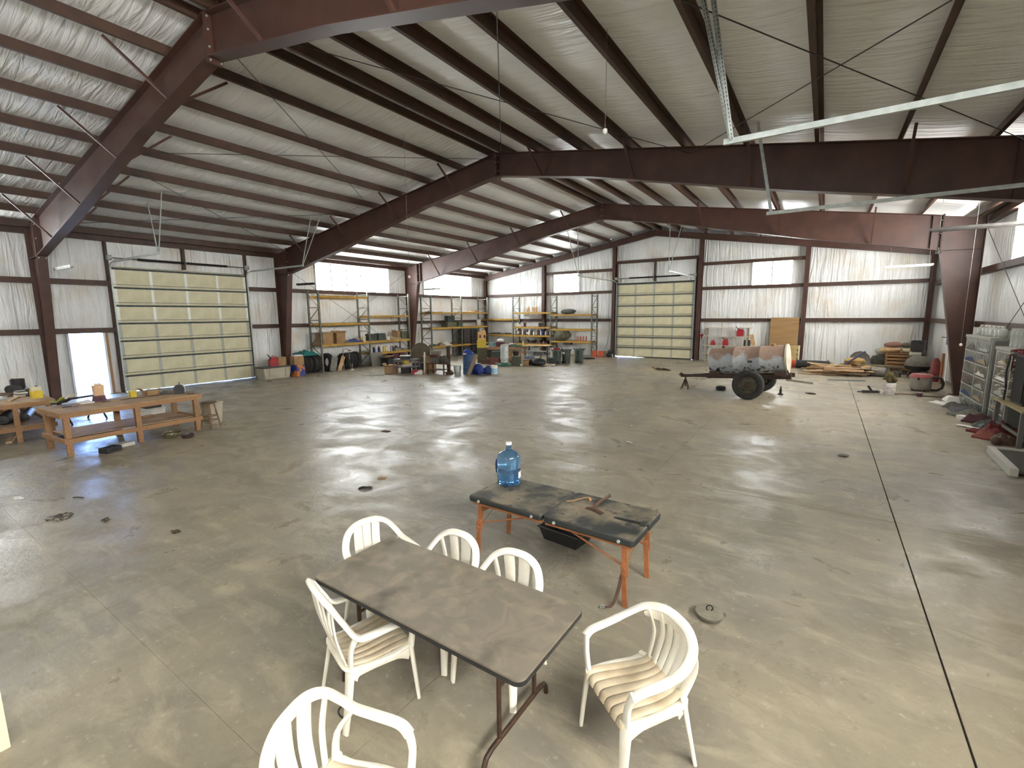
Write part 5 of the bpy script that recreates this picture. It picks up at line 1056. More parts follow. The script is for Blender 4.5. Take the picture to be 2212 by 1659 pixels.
# ================================================================ gable wall right of the door
swl = thing('wall_shelf', 'pale timber shelf unit with fuel cans against the gable wall', 'shelf', (16.4, -.38, 0))
SHW = M('whitewashed_timber', 'cfc5b2', .8, c2='b3a791', scale=6.)
for z in (.45, .90, 1.40, 1.86): part('shelf_board', MB().b2((-1.18, -.2, z-.025), (1.2, .2, z)), SHW, swl)
for x in (-1.02, 1.0):
    for y in (-.17, .17): part('post', MB().box((x, y, .93), (.09, .04, 1.86)), M('grey_timber', '8d8474', .8), swl)
gas_can('red fuel can on the upper board of the wall shelf', (17.05, -.4, 1.402), 1.25, R(180)); gas_can('small red fuel can on the middle board, left one', (15.72, -.4, .902), .8, 0, False); gas_can('red fuel can on the middle board, right one with spout', (16.35, -.4, .902), 1.05, R(180))
solo('red_funnel', MB().lathe([(.11, .26), (.10, .24), (.035, .12), (.02, 0), (.014, 0), (.03, .12), (.095, .25), (.11, .26)], 16, cap=False), RED, 'red funnel hanging by the gable column left of the wall shelf', 'funnel', (15.12, -.36, 1.2), smooth=40)
solo('funnel_hook', MB().box((0, .08, 0), (.03, .34, .02)), RUST, 'rusty hook rail holding the red funnel', 'hook', (15.12, -.36, 1.47))
solo('tan_plank', MB().box((0, 0, .3), (.2, .03, .6)), PALEWOOD, 'short tan plank leaning at right end of the wall shelf', 'plank', (17.72, -.45, .92), rot=(0, R(-14), 0))
carton('black case at right end of the wall shelf', (17.4, -.4, .902), (.3, .3, .3), 0, BLACK, tape=False)
solo('hardboard_sheet', MB().box((0, 0, 1.19), (1.26, .02, 2.38)), M('brown_hardboard', '9d7d53', .75, c2='8d6d45', scale=3., stretch=(.3, 1, 4.)), 'tall brown hardboard sheet leaning on the gable wall', 'hardboard', (19.03, -.32, 0), rot=(R(-4), 0, 0))
cbn = thing('open_cabinet', 'low tan plywood cabinet side with round holes before the hardboard', 'cabinet', (19.35, -.75, 0)); part('side', MB().b2((-.45, -.2, 0), (.45, .2, 1.0)), M('tan_ply', 'b9a06c', .75, c2='a88f5d', scale=4.), cbn)
part('edge', MB().b2((.40, -.215, 0), (.46, -.2, 1.02)), CREAM, cbn)
for z in (.38, .58, .80): part('hole_dark', MB().cyl((.36, -.215, z), (.36, -.2, z), .03, n=10), BLACK, cbn)  # black discs stand in for the dark inside the round holes
bucket('orange-red pail before the tan cabinet', (19.6, -1.35, 0), .32, .18, M('orange_red', 'cf5a3c', .5))
# ================================================================ tank trailer
tz = thing('tank_trailer', 'rusty white cylindrical tank on a two-wheel trailer', 'trailer', (19.0, -11.05, 0), math.atan2(-.094, .9956))
TANKM = None
def tank_material():
    m = bpy.data.materials.new('rust_streaked_white_tank'); m.use_nodes = True; n = m.node_tree.nodes; l = m.node_tree.links; b = n['Principled BSDF']
    tc = n.new('ShaderNodeTexCoord').outputs['Object']; sx = n.new('ShaderNodeSeparateXYZ'); l.new(tc, sx.inputs[0])
    t = n.new('ShaderNodeTexNoise'); t.inputs['Scale'].default_value = 2.4; t.inputs['Detail'].default_value = 7; l.new(tc, t.inputs['Vector'])
    t2 = n.new('ShaderNodeTexNoise'); t2.inputs['Scale'].default_value = 9; t2.inputs['Detail'].default_value = 6; l.new(tc, t2.inputs['Vector'])
    ad = n.new('ShaderNodeMath'); ad.operation = 'MULTIPLY_ADD'; l.new(t.outputs['Fac'], ad.inputs[0]); ad.inputs[1].default_value = 1.5; l.new(sx.outputs['Z'], ad.inputs[2])
    r1 = n.new('ShaderNodeMapRange'); r1.inputs[1].default_value = .78; r1.inputs[2].default_value = .98; l.new(ad.outputs[0], r1.inputs[0])
    rust = n.new('ShaderNodeMix'); rust.data_type = 'RGBA'; rust.inputs[6].default_value = (*lin('7d6353'), 1); rust.inputs[7].default_value = (*lin('9a8472'), 1); l.new(t2.outputs['Fac'], rust.inputs[0])
    whi = n.new('ShaderNodeMix'); whi.data_type = 'RGBA'; whi.inputs[6].default_value = (*lin('b5babd'), 1); whi.inputs[7].default_value = (*lin('9aa0a3'), 1); l.new(t2.outputs['Fac'], whi.inputs[0])
    mx = n.new('ShaderNodeMix'); mx.data_type = 'RGBA'; l.new(r1.outputs[0], mx.inputs[0]); l.new(whi.outputs[2], mx.inputs[6]); l.new(rust.outputs[2], mx.inputs[7])
    # black flaked patches low on the side
    r2 = n.new('ShaderNodeMapRange'); r2.inputs[1].default_value = .55; r2.inputs[2].default_value = .57; l.new(t2.outputs['Fac'], r2.inputs[0])
    r3 = n.new('ShaderNodeMapRange'); r3.inputs[1].default_value = -.10; r3.inputs[2].default_value = -.22; l.new(sx.outputs['Z'], r3.inputs[0])
    mu = n.new('ShaderNodeMath'); mu.operation = 'MULTIPLY'; l.new(r2.outputs[0], mu.inputs[0]); l.new(r3.outputs[0], mu.inputs[1])
    m2 = n.new('ShaderNodeMix'); m2.data_type = 'RGBA'; l.new(mu.outputs[0], m2.inputs[0]); l.new(mx.outputs[2], m2.inputs[6]); m2.inputs[7].default_value = (*lin('2a2826'), 1)
    l.new(m2.outputs[2], b.inputs['Base Color']); b.inputs['Roughness'].default_value = .6; return m
TANKM = tank_material(); pit = math.atan2(.205, 2.25)
RT = .43
tk = part('tank', MB().lathe([(.0, -1.19), (.25, -1.175), (.40, -1.145), (RT, -1.12), (RT, -.40), (RT+.006, -.39), (RT+.006, -.37), (RT, -.36), (RT, .36), (RT+.006, .37), (RT+.006, .39), (RT, .40), (RT, 1.08)], 36, (0, 0, 0), 'X', cap=False), TANKM, tz, 40, loc=(-.22, 0, 1.125), rot=(0, -pit, 0))
part('end_cap', MB().lathe([(RT+.012, 1.06), (RT+.025, 1.07), (RT+.025, 1.12), (RT-.01, 1.122), (.3, 1.125), (.0, 1.13)], 36, (0, 0, 0), 'X', cap=False), M('cream_end_cap', 'bdb7a4', .6, c2='aaa28d', scale=5.), tk, 40)
part('filler_neck', MB().cyl((-.75, 0, .4), (-.75, 0, .5), .05, n=10), RUST, tk, 40); part('filler_neck', MB().cyl((.72, -.05, .4), (.72, -.05, .49), .06, n=12), M('dull_brass', '8a6a3e', .5, .4), tk, 40)
part('name_plate', MB().box((.12, -RT-.004, -.02), (.13, .012, .07)), M('dark_plate', '3a3232', .5), tk); part('drain_valve', MB().tube([(1.1, -.25, -.3), (1.15, -.3, -.42), (1.22, -.33, -.48)], .02, 8), RUST, tk)
DRUST = M('dark_rusted_frame', '4a3830', .8, c2='35281f', scale=10.)
for s in (-1, 1):
    part('frame_rail', MB().bar((-1.3, s*.33, .56), (1.05, s*.33, .70), .06, .13), DRUST, tz)
    part('drawbar', MB().bar((-1.3, s*.33, .56), (-2.25, s*.03, .47), .05, .08), DRUST, tz)
for x, z in ((-1.15, .64), (.75, .76)): part('saddle', MB().b2((x-.16, -.4, z-.05), (x+.16, .4, z+.09)), DRUST, tz)
part('axle', MB().cyl((0, -.86, .44), (0, .86, .44), .045, n=10), DRUST, tz, 40); part('hitch', MB().box((-2.28, 0, .47), (.16, .12, .1)).cyl((-2.36, 0, .5), (-2.36, 0, .57), .03), DRUST, tz); part('ball_coupler', MB().cyl((-2.42, 0, .5), (-2.3, 0, .5), .04, n=10), DRUST, tz, 40)
part('spring', MB().sweep([(-.42, -.5, .48), (0, -.5, .4), (.42, -.5, .55)], .06, .05, sub=4), DRUST, tz, 50); part('rear_pipe', MB().cyl((.9, -.2, .60), (1.6, -.25, .56), .035, n=10), M('grey_pipe', '8b8880', .6), tz, 40); part('brass_fitting', MB().cyl((-1.42, -.22, .51), (-1.3, -.24, .52), .05, n=10), M('dull_brass', '8a6a3e', .5, .4), tz, 40)
RIM = M('dirty_olive_rim', '55503f', .6, .2, c2='443f33', scale=9.)
for s in (-1, 1):
    wh = part('wheel', MB().lathe(tyre_prof(.45, .27, .22), 36, (0, 0, 0), 'Y', cap=False), RUBBER, tz, 40, loc=(0, s*.93, .45))
    part('rim', MB().lathe([(.275, -.09), (.265, -.07), (.25, -.04), (.20, -.03), (.15, -.055), (.11, -.06), (.0, -.06)] if s < 0 else [(.275, .09), (.265, .07), (.25, .04), (.20, .03), (.15, .055), (.11, .06), (.0, .06)], 30, (0, 0, 0), 'Y', cap=False), RIM, wh, 40)
    hub = MB().lathe([(.09, s*.06), (.085, s*.1), (.05, s*.12), (.0, s*.12)], 16, (0, 0, 0), 'Y', cap=False); part('hub', hub, DRUST, wh, 40)
    for k in range(5):
        a = R(90+72*k); part('hand_hole', MB().lathe([(.0, 0), (.035, 0), (.035, .012), (.0, .012)], 12, (.2*math.cos(a), s*.035-(.012 if s < 0 else 0), .2*math.sin(a)), 'Y', cap=False), BLACK, wh)
        part('lug_nut', MB().cyl((.115*math.cos(a+.6), s*.055, .115*math.sin(a+.6)), (.115*math.cos(a+.6), s*.09, .115*math.sin(a+.6)), .014, n=6), DRUST, wh)
jk = thing('axle_stand', 'rusty tripod stand holding up the trailer drawbar', 'stand', (16.8, -10.84, 0)); part('post', MB().cyl((0, 0, .1), (0, 0, .42), .025, n=8), RUST, jk, 40); part('head', MB().box((0, 0, .425), (.09, .05, .02)), RUST, jk)
for k in range(4): a = R(45+90*k); part('leg', MB().bar((.02*math.cos(a), .02*math.sin(a), .36), (.17*math.cos(a), .17*math.sin(a), 0), .022, .022), RUST, jk)
tyre('small black tyre lying flat under the trailer drawbar', (17.9, -10.45, 0), .16, .08, .13, flat=True)
bj = thing('bottle_jack', 'small dark bottle jack standing right of the trailer wheel', 'jack', (19.7, -10.5, 0)); part('base', MB().taper(0, (.17, .13), .04, (.12, .1)), BLACKST, bj); part('cylinder', MB().cyl((0, 0, .04), (0, 0, .2), .035, n=12), BLACKST, bj, 40); part('ram', MB().cyl((0, 0, .2), (0, 0, .28), .018, n=10), DKGREY, bj, 40)
solo('rusty_chain', MB().tube([(-.4, .05, .03), (-.25, -.03, .05), (-.1, .04, .04), (.05, -.02, .06), (.2, .05, .04), (.4, -.03, .03)], [.03, .06, .035, .06, .04, .03], 7), RUST, 'rusty chain and hook on the floor left of the trailer', 'chain', (14.55, -5.7, 0), R(-15), smooth=60)
solo('wood_wedge', MB().prism([(0, 0), (.2, 0), (0, .1)], .08, 'Y'), WOOD, 'little wood wedge on the floor left of the rusty chain', 'wedge', (13.9, -5.2, 0))
solo('dark_scrap', MB().blob((0, 0, 0), (.28, .1, .05), 33, .3), RUST, 'thin rusty scrap on the floor right of the bottle jack', 'scrap', (20.5, -9.9, 0), R(-20), smooth=60)
# ================================================================ right-hand junk: lumber pile
random.seed(21)
PB = [M('pile_board_tan', 'b8936a', .8, c2='9d7a54', scale=6.), M('pile_board_brown', '7d5f48', .8, c2='684d3a', scale=6.), M('pile_board_pale', 'cbb08c', .8, c2='b6986f', scale=6.)]
boards = []
for k in range(26):
    lvl = k//7; u = k % 7
    boards.append((19.95+random.uniform(-.15, .55)+lvl*.15+.12*u*random.random(), -4.2+u*.36+random.uniform(-.05, .05), .02+.08*lvl, random.uniform(1.1, 2.0), random.uniform(.1, .22), random.uniform(-9, 9)))
places = ['front edge', 'second row', 'third row', 'middle', 'fifth row', 'sixth row', 'back edge']
for k, (x, y, z, L_, wd, a) in enumerate(boards):
    lvl = k//7; solo('lumber_board', MB().b2((0, -wd/2, 0), (L_, wd/2, .03)), PB[k % 3], f'{["tan", "brown", "pale"][k % 3]} board in the {["bottom", "second", "third", "top"][lvl]} layer of the lumber pile, {places[k % 7]}', 'board', (x, y, z+.005), R(a), 'boards in the lumber pile')
for k, (x, y, z, L_, a, t) in enumerate([(20.3, -3.4, .25, 1.1, 12, 9), (20.9, -3.1, .26, .9, -20, -7), (20.2, -2.8, .26, 1.3, 5, 5)]):
    solo('loose_board', MB().box((0, 0, .015), (L_, .16, .025)), PB[2], ['tilted pale board on the left of the lumber pile', 'crossed pale board on the right of the lumber pile', 'long pale board at the back of the lumber pile'][k], 'board', (x+L_/2, y, z+.06), rot=(0, R(t), R(a)))
solo('black_roll', MB().lathe([(.0, 0), (.2, 0), (.2, 1.3), (.13, 1.3), (.12, 1.2), (.0, 1.2)], 18, (0, 0, .2), 'X', cap=False), BLACK, 'black plastic pipe roll behind the tank end', 'roll', (19.75, -1.75, 0), R(-8), smooth=40)
solo('brush_pile', MB().cloth((0, 0, 0), (.9, .7, .5), 151, 12), M('tan_brush', '9c8766', .9, c2='7b6a50', scale=9.), 'tangled tan brush on the black roll', 'brush', (20.9, -1.3, 0), smooth=50)
for k, (x, y, z, s, lb) in enumerate([(21.75, -2.2, 0, (.9, .6, .42), 'lowest left burlap sack by the lumber pile'), (22.45, -2.65, 0, (.8, .5, .36), 'lowest right burlap sack by the lumber pile'), (21.95, -2.25, .33, (.9, .55, .34), 'burlap sack lying on top of the others')]):
    solo('burlap_sack', MB().blob((0, 0, 0), s, 50+k, .14), M('burlap', 'b0925f', .9, c2='97794b', scale=14.), lb, 'sack', (x, y, z), R(15*k), 'burlap sacks', smooth=60)
solo('blue_pipe', MB().cyl((0, 0, 0), (.72, .1, .62), .035, n=10), M('dark_blue_pipe', '3a3d58', .5), 'dark blue pipe slanting up from the lumber pile', 'pipe', (21.55, -2.75, .32), smooth=40)
solo('zinc_channel', MB().b2((-.62, -.06, 0), (.62, .06, .012)).b2((-.62, -.06, 0), (.62, -.05, .05)).b2((-.62, .05, 0), (.62, .06, .05)), M('dull_grey_channel', '8d928f', .5, .3), 'grey metal channel lying alone on the floor', 'channel', (21.58, -5.75, 0), R(16))
wk = thing('parabolic_dish', 'grey scalloped plastic basin propped against the gable wall', 'basin', (22.2, -.75, 0)); part('shell', MB().lathe([(.0, .14), (.2, .11), (.34, .04), (.41, -.02), (.40, -.04), (.33, .0), (.2, .07), (.0, .1)], 12, (0, 0, .42), 'Y', cap=False), GREY, wk, 30); part('stand', MB().b2((-.3, -.05, 0), (.3, .25, .08)), BLACK, wk)
solo('wood_slab_bench', MB().b2((-.75, -.2, .18), (.75, .2, .26)).b2((-.7, -.15, 0), (-.55, .15, .18)).b2((.55, -.15, 0), (.7, .15, .18)), M('weathered_grey_wood', '8b8069', .8, c2='746a56', scale=5.), 'low weathered slab bench along the gable wall', 'bench', (23.0, -1.35, 0), R(-6))
lg = thing('log_section', 'grey plastic-wrapped cylinder lying in front of the lumber pile', 'cylinder', (22.35, -3.55, 0), R(-12)); part('body', MB().lathe([(.0, 0), (.17, 0), (.19, .03), (.19, .56), (.17, .6), (.0, .6)], 18, (0, 0, .19), 'X', cap=False), GREY, lg, 40); part('band', MB().lathe([(.194, .1), (.194, .14)], 18, (0, 0, .19), 'X', cap=False), DKGREY, lg); part('core', MB().cyl((-.35, 0, .14), (0, 0, .17), .1, n=12), OLIVE, lg, 40)
cr = thing('slatted_crate', 'tan wooden slatted crate with sacks on top', 'crate', (23.55, -1.15, 0), R(-8))
for i in range(5): part('slat', MB().b2((-.42, -.3, .06+.15*i), (.42, -.28, .16+.15*i)), WOOD, cr)
for x in (-.4, .4): part('corner_post', MB().b2((x-.04, -.28, 0), (x+.04, .3, .8)), WOOD, cr)
part('back_panel', MB().b2((-.42, .28, .02), (.42, .3, .8)), PLY, cr); part('lid', MB().b2((-.45, -.32, .8), (.45, .32, .83)), WOOD, cr)
for k, (x, y, z, m, lb) in enumerate([(23.25, -1.2, .832, PALEWOOD, 'cream sack lowest on the slatted crate'), (23.95, -1.1, .832, M('cream_sack', 'd0c3a0', .9), 'cream sack on the right of the slatted crate'), (23.35, -1.15, 1.06, M('rose_brown_sack', '8d6a5c', .9), 'rosy brown sack on top of the slatted crate'), (23.9, -1.05, 1.04, GREYCLOTH, 'grey sack beside the rosy brown one')]):
    solo('feed_sack', MB().blob((0, 0, 0), (.75 if k != 3 else .6, .5, .26), 60+k, .1), m, lb, 'sack', (x, y, z), R(10*k-12), 'sacks on the slatted crate', smooth=60)
solo('grey_bundle', MB().blob((0, 0, 0), (.7, .6, .75), 70, .18), GREYCLOTH, 'grey-green bundle left of the slatted crate', 'bundle', (23.0, -.5, .0), smooth=60)
solo('pale_bag', MB().blob((0, 0, 0), (.5, .4, .4), 71, .2), M('pale_grey_bag', 'aaa593', .8), 'pale bag on top of the grey-green bundle', 'bag', (23.02, -.5, .66), smooth=60)
mo = thing('electric_motor', 'black machine with a pale motor in the right corner', 'machine', (24.05, -2.1, 0), R(-20)); part('cabinet', MB().box((0, 0, 1.2), (.42, .36, .45)), BLACK, mo); part('motor', MB().cyl((-.2, -.25, .85), (.2, -.25, .85), .1, n=14), M('pale_motor', 'a5a293', .5), mo, 40); part('column', MB().box((0, 0, .5), (.3, .3, 1.0)), BLACK, mo); part('belt_guard', MB().cyl((.22, -.1, .85), (.28, -.1, .85), .2, n=16), DKGREY, mo, 40)
bw = thing('grill_dome', 'dusty grey domed grill with dark frame', 'grill', (23.95, -3.5, 0), R(-15)); part('dome', MB().lathe([(.45, .5), (.44, .6), (.37, .75), (.22, .86), (.0, .9)], 22), M('dusty_dome', '6f6a5f', .8, c2='5c584f', scale=7.), bw, 50); part('bowl', MB().lathe([(.0, .25), (.25, .28), (.42, .42), (.45, .5)], 22, cap=False), BLACK, bw, 50)
for k in range(3): a = R(30+120*k); part('leg', MB().cyl((.25*math.cos(a), .25*math.sin(a), .32), (.4*math.cos(a), .4*math.sin(a), 0), .02, n=8), DKGREY, bw, 40)
solo('dark_clothes', MB().cloth((0, 0, 0), (.7, .6, .5), 161, 11), M('charcoal_cloth', '3a3834', .9, c2='4b4842', scale=8.), 'dark heap of clothes left of the domed grill', 'clothes', (23.1, -3.3, 0), smooth=50)
solo('dark_clothes', MB().cloth((0, 0, 0), (.9, .45, .16), 162, 11), M('maroon_charcoal_cloth', '4a3634', .9, c2='37302d', scale=8.), 'flat dark clothes on the floor before the slatted crate', 'clothes', (23.35, -2.15, 0), smooth=50)
ex = thing('gas_cylinder', 'faded red tapered cylinder by the right column', 'cylinder', (24.32, -4.35, 0)); part('body', MB().lathe([(.0, 0), (.16, 0), (.17, .04), (.13, .75), (.06, .88), (.0, .9)], 18, cap=False), M('faded_red', '8a3b38', .6, c2='74312f', scale=6.), ex, 40); part('band', MB().lathe([(.162, .28), (.158, .31)], 18, cap=False), MAROON, ex)
solo('rusty_plank', MB().box((0, 0, .55), (.05, .26, 1.1)), M('rust_orange_board', '8a5632', .8), 'rust-orange board standing against the right wall', 'board', (24.42, -4.85, 0), R(0))
solo('white_strip_board', MB().box((0, 0, .6), (.04, .2, 1.2)), WHITE, 'white board standing next to the rust-orange one', 'board', (24.46, -5.35, 0))
solo('plywood_strip', MB().box((0, 0, 0), (.03, .6, 1.5)), M('yellowed_ply', 'b39a68', .8, c2='9f875a', scale=5.), 'yellowed plywood strip on the right wall behind the column', 'plywood', (24.52, -5.5, 1.75))
sw = thing('switch_box', 'small blue switch box with lever on the right wall', 'switch', (24.44, -5.35, 1.62)); part('box', MB().box((0, 0, 0), (.12, .2, .34)), M('slate_blue', '4b5a70', .5), sw); part('lever', MB().bar((-.06, 0, .08), (-.22, -.1, .1), .025, .025), OLIVE, sw)
# vacuum
vc = thing('shop_vacuum', 'grey shop vacuum with red lid and black hose', 'vacuum', (23.55, -7.28, 0), R(-20)); part('drum', MB().lathe([(.0, .05), (.25, .05), (.28, .1), (.29, .42), (.3, .44), (.0, .44)], 22, cap=False), M('beige_grey_drum', '98948a', .6, c2='88847a', scale=6.), vc, 40); part('lid', MB().lathe([(.31, .44), (.31, .5), (.26, .56), (.0, .58)], 22, cap=False), M('dusty_red_lid', 'a4595a', .6, c2='8f4a4b', scale=6.), vc, 40)
part('hose', MB().tube([(.28, -.05, .48), (.42, -.05, .49), (.52, -.03, .44), (.57, 0, .3), (.54, .02, .14), (.42, .02, .05), (.25, 0, .05)], .04, 10), BLACK, vc, 60)
for k in range(4): a = R(45+90*k); part('caster', MB().lathe([(.0, -.02), (.04, -.02), (.045, 0), (.04, .02), (.0, .02)], 10, (.24*math.cos(a), .24*math.sin(a), .045), 'X', cap=False), BLACK, vc, 40)
part('latch', MB().box((0, -.3, .42), (.06, .03, .08)), BLACK, vc)
bucket('white printed bucket with a jacket stuffed in it', (22.62, -8.72, 0), .38, .15, WHITE, wrap=M('printed_bucket_label', 'dfdcd6', .5, c2='b9a7a4', scale=9.))
solo('camo_jacket', MB().blob((0, 0, 0), (.3, .26, .36), 81, .35, 14, 2.4), M('camouflage_cloth', '6a5c35', .9, c2='3f3a25', scale=9., lo=.47, hi=.53), 'camouflage jacket bunched on the white printed bucket', 'jacket', (22.62, -8.72, .382), smooth=60)
rf = thing('toy_rifle', 'black cordless grinder on the floor left of the printed bucket', 'grinder', (22.15, -8.75, 0), R(15)); part('body', MB().bar((-.25, 0, .05), (.2, 0, .06), .08, .08), BLACK, rf); part('handle', MB().bar((.0, 0, .09), (-.1, 0, .24), .05, .06), BLACK, rf); part('nozzle', MB().cyl((-.25, 0, .05), (-.38, 0, .04), .02, n=8), DKGREY, rf, 40); part('battery', MB().box((.28, 0, .05), (.1, .1, .1)), WHITE, rf)
solo('paper_sheet', MB().cloth((0, 0, 0), (.5, .45, .04), 171, 9, .003), TANCLOTH, 'tan paper sheet on the floor right of the printed bucket', 'paper', (22.98, -8.45, 0), smooth=50)
solo('black_strap', MB().tube([(-.35, -.06, .015), (-.1, .03, .02), (.15, -.02, .015), (.4, .05, .015)], .018, 6), BLACK, 'black strap on the floor by the tan paper', 'strap', (23.05, -8.6, 0), R(5), smooth=60)
can('small dark red can lying among the floor litter', (23.35, -8.75, 0), .12, .07, MAROON)
for k, (x, y, L_, a, lb) in enumerate([(23.6, -8.55, .9, 8, 'long thin rod on the floor nearest the vacuum'), (23.75, -8.75, .7, -4, 'second thin rod on the floor by the column foot'), (23.3, -8.25, .5, 25, 'short rod crossing toward the vacuum')]): solo('metal_rod', MB().cyl((-L_/2, 0, .012), (L_/2, 0, .012), .01, n=6), RUST, lb, 'rod', (x, y, 0), R(a), 'rods by the right column', smooth=40)
# litter along the right wall
lit = [(24.1, -9.3, .5, .3, WHITE, 'crumpled pale plastic by the right column foot'), (23.8, -9.9, .6, .1, WHITE, 'white torn paper on the floor before the drawers'), (24.0, -10.4, .7, .2, GREYCLOTH, 'grey rag heap before the tall drawers'), (24.0, -11.1, .7, .25, M('slate_rag', '55555c', .9), 'slate rag heap before the tall drawers'), (23.95, -11.9, .7, .3, GREYCLOTH, 'grey jacket heap near the right table'), (24.0, -12.55, .6, .34, M('plum_rag', '4a2b2f', .9), 'plum rag heap at the foot of the right table'), (24.05, -13.3, .6, .3, DKGREEN, 'dark green cloth under the right table'), (24.0, -13.9, .7, .4, M('oxblood_cloth', '6a2b2b', .9), 'oxblood cloth heap under the right table'), (23.8, -14.3, .55, .22, M('brick_cloth', '7d4236', .9), 'brick red cloth spilling out under the right table'), (23.95, -14.7, .5, .3, BROWN, 'brown cloth heap by the front table leg')]
for k, (x, y, s, h, m, lb) in enumerate(lit): solo('cloth_heap', MB().cloth((0, 0, 0), (s, s*.85, h), 180+k, 10), m, lb, 'cloth', (x, y, 0), R(30*k), 'heaps along the right wall', smooth=50)
solo('brown_ball', MB().lathe([(.0, 0), (.06, .02), (.085, .085), (.06, .15), (.0, .17)], 14, cap=False), BROWN, 'brown ball by the table leg on the right', 'ball', (23.72, -14.95, 0), smooth=60)
solo('white_strip', MB().sweep([(-.22, 0, .02), (-.05, .01, .03), (.1, -.01, .02), (.22, 0, .02)], .09, .03, sub=3), WHITE, 'white plastic strip on the floor before the red cloth', 'strip', (23.62, -13.35, 0), R(-38), smooth=50)
carton('small white carton on the floor by the plum rags', (23.75, -12.35, 0), (.34, .16, .09), R(-60), WHITE, tape=False)
# drawer towers
DRF = M('grey_drawer_frame', 'a3a49c', .5, c2='8f9089', scale=6.); DRW = M('smoky_clear_drawer', '6f736c', .25, c2='5a5e58', scale=5.); 
def drawers(label, loc, cols, rows, cw, rh, depth_, group=None):
    d = thing('drawer_tower', label, 'drawer unit', loc, 0, group); H = rows*rh+.08; Wd = cols*cw
    part('body', MB().b2((.03, 0, 0), (depth_, Wd, H-.06)), M('drawer_inner_grey', '7d807a', .6), d)
    part('top', MB().b2((-.03, -.02, H-.07), (depth_, Wd+.02, H)), DRF, d)
    for j in range(cols+1): part('upright', MB().b2((0, j*cw-.035, 0), (.05, j*cw+.035, H-.06)), DRF, d)
    dm_ = MB().b2((-.005, .05, .02), (.03, cw-.05, rh-.035)).mesh('drawer'); rm = MB().b2((-.02, .035, rh-.04), (.05, cw-.035, rh)).mesh('rail')
    cm = [WHITE, GREYCLOTH, TANCLOTH, NAVY, CLEAR, BROWN]
    for i in range(rows):
        for j in range(cols):
            q = link('drawer', dm_, DRW, d, (0, j*cw, i*rh)); link('rail', rm, DRF, d, (0, j*cw, i*rh))
            part('contents', MB().cloth((-.012, cw*.5, .03), (.02, cw*.6, rh*.55), i*7+j, 6, .004), cm[(i*2+j) % 6], q, 50)
    return d
drawers('tall grey tower of clear drawers, two wide, behind the right column', (24.15, -11.75, 0), 2, 6, 1.2, .315, .4)
drawers('single-width grey drawer tower next to the right table', (24.15, -13.35, 0), 1, 5, 1.1, .345, .4)
JAR = M('clear_glass_jar', 'b9bcb4', .2, c2='a3a69d', scale=8.)
jy = [-9.6, -10.05, -10.4, -10.75, -11.15, -11.5]
for k, y in enumerate(jy): bottle(f'{lab[k]} glass jar from the column on the drawer tower', (24.38, y, 1.972), .28, .095, JAR, WHITE, 'glass_jar', 'jar', 'jars on the drawer tower')
for k, y in enumerate((-12.45, -12.75, -13.05)): can(['left stack of glass tumblers on the narrow tower', 'middle stack of glass tumblers on the narrow tower', 'right stack of glass tumblers on the narrow tower'][k], (24.38, y, 1.807), .42, .09, JAR, 'tumbler_stack', 'tumblers', 'tumblers on the narrow tower', JAR)
# right table
rt = thing('side_table', 'grey-legged table with yellowed top at the right edge', 'table', (24.0, -14.25, 0)); part('top', MB().b2((-.05, -.95, .70), (.5, .85, .74)), M('yellowed_top', 'a8996f', .7, c2='94865f', scale=5.), rt)
for x in (0.0, .42):
    for y in (-.85, .75): part('leg', MB().box((x, y, .35), (.07, .07, .70)), M('grey_leg', '6c6a62', .7), rt)
part('stretcher', MB().b2((.0, -.85, .2), (.03, .75, .26)), M('grey_leg', '6c6a62', .7), rt)
bs = thing('loudspeaker', 'black upright box on the right table behind flowers', 'speaker box', (24.3, -14.2, .742)); part('cabinet', MB().b2((-.2, -.35, 0), (.2, .35, 1.0)), BLACK, bs); part('grille', MB().b2((-.215, -.31, .05), (-.2, .31, .95)), M('charcoal_grille', '26241f', .9), bs); part('lid', MB().b2((-.22, -.37, 1.0), (.22, .37, 1.03)), DKGREY, bs)
fw = thing('flower_garland', 'string of white artificial flowers hanging over the right table', 'flowers', (24.02, -13.75, .742)); part('stem', MB().tube([(0, 0, 0), (.01, .03, .3), (-.02, 0, .6), (0, -.02, .95)], .02, 6), BLACK, fw, 60)
random.seed(8)
for k in range(18):
    a = random.random()*6.28; z = .06+.9*k/18; rr = .09+.05*random.random(); c = (rr*math.cos(a), rr*math.sin(a)*1.3, z); mb = MB()
    for q in range(5): b = q*1.2566; mb.box((c[0]+.03*math.cos(b), c[1]+.03*math.sin(b), c[2]), (.05, .035, .012), rot=Matrix.Rotation(b, 3, 'Z') @ Matrix.Rotation(.5, 3, 'Y'))
    part('blossom', mb, M('ivory_petal', 'cfc6b2', .8), fw)
rg = thing('flower_garland', 'string of dark red artificial flowers on the black box', 'flowers', (24.08, -13.8, 1.72)); part('stem', MB().tube([(0, .1, -.35), (0, .05, .0), (.05, -.3, .12), (.05, -.7, .1)], .015, 6), BROWN, rg, 60)
for k in range(20):
    u = k/20; c = (random.uniform(-.07, .07), .1-.8*max(0, u-.4)/.6+random.uniform(-.06, .06), -.35+min(u/.4, 1)*.45+random.uniform(-.05, .05)); mb = MB()
    for q in range(5): b = q*1.2566; mb.box((c[0]+.025*math.cos(b), c[1]+.025*math.sin(b), c[2]), (.045, .03, .012), rot=Matrix.Rotation(b, 3, 'Z') @ Matrix.Rotation(.6, 3, 'Y'))
    part('blossom', mb, M('dried_red_petal', '6d2a2a', .8), rg)
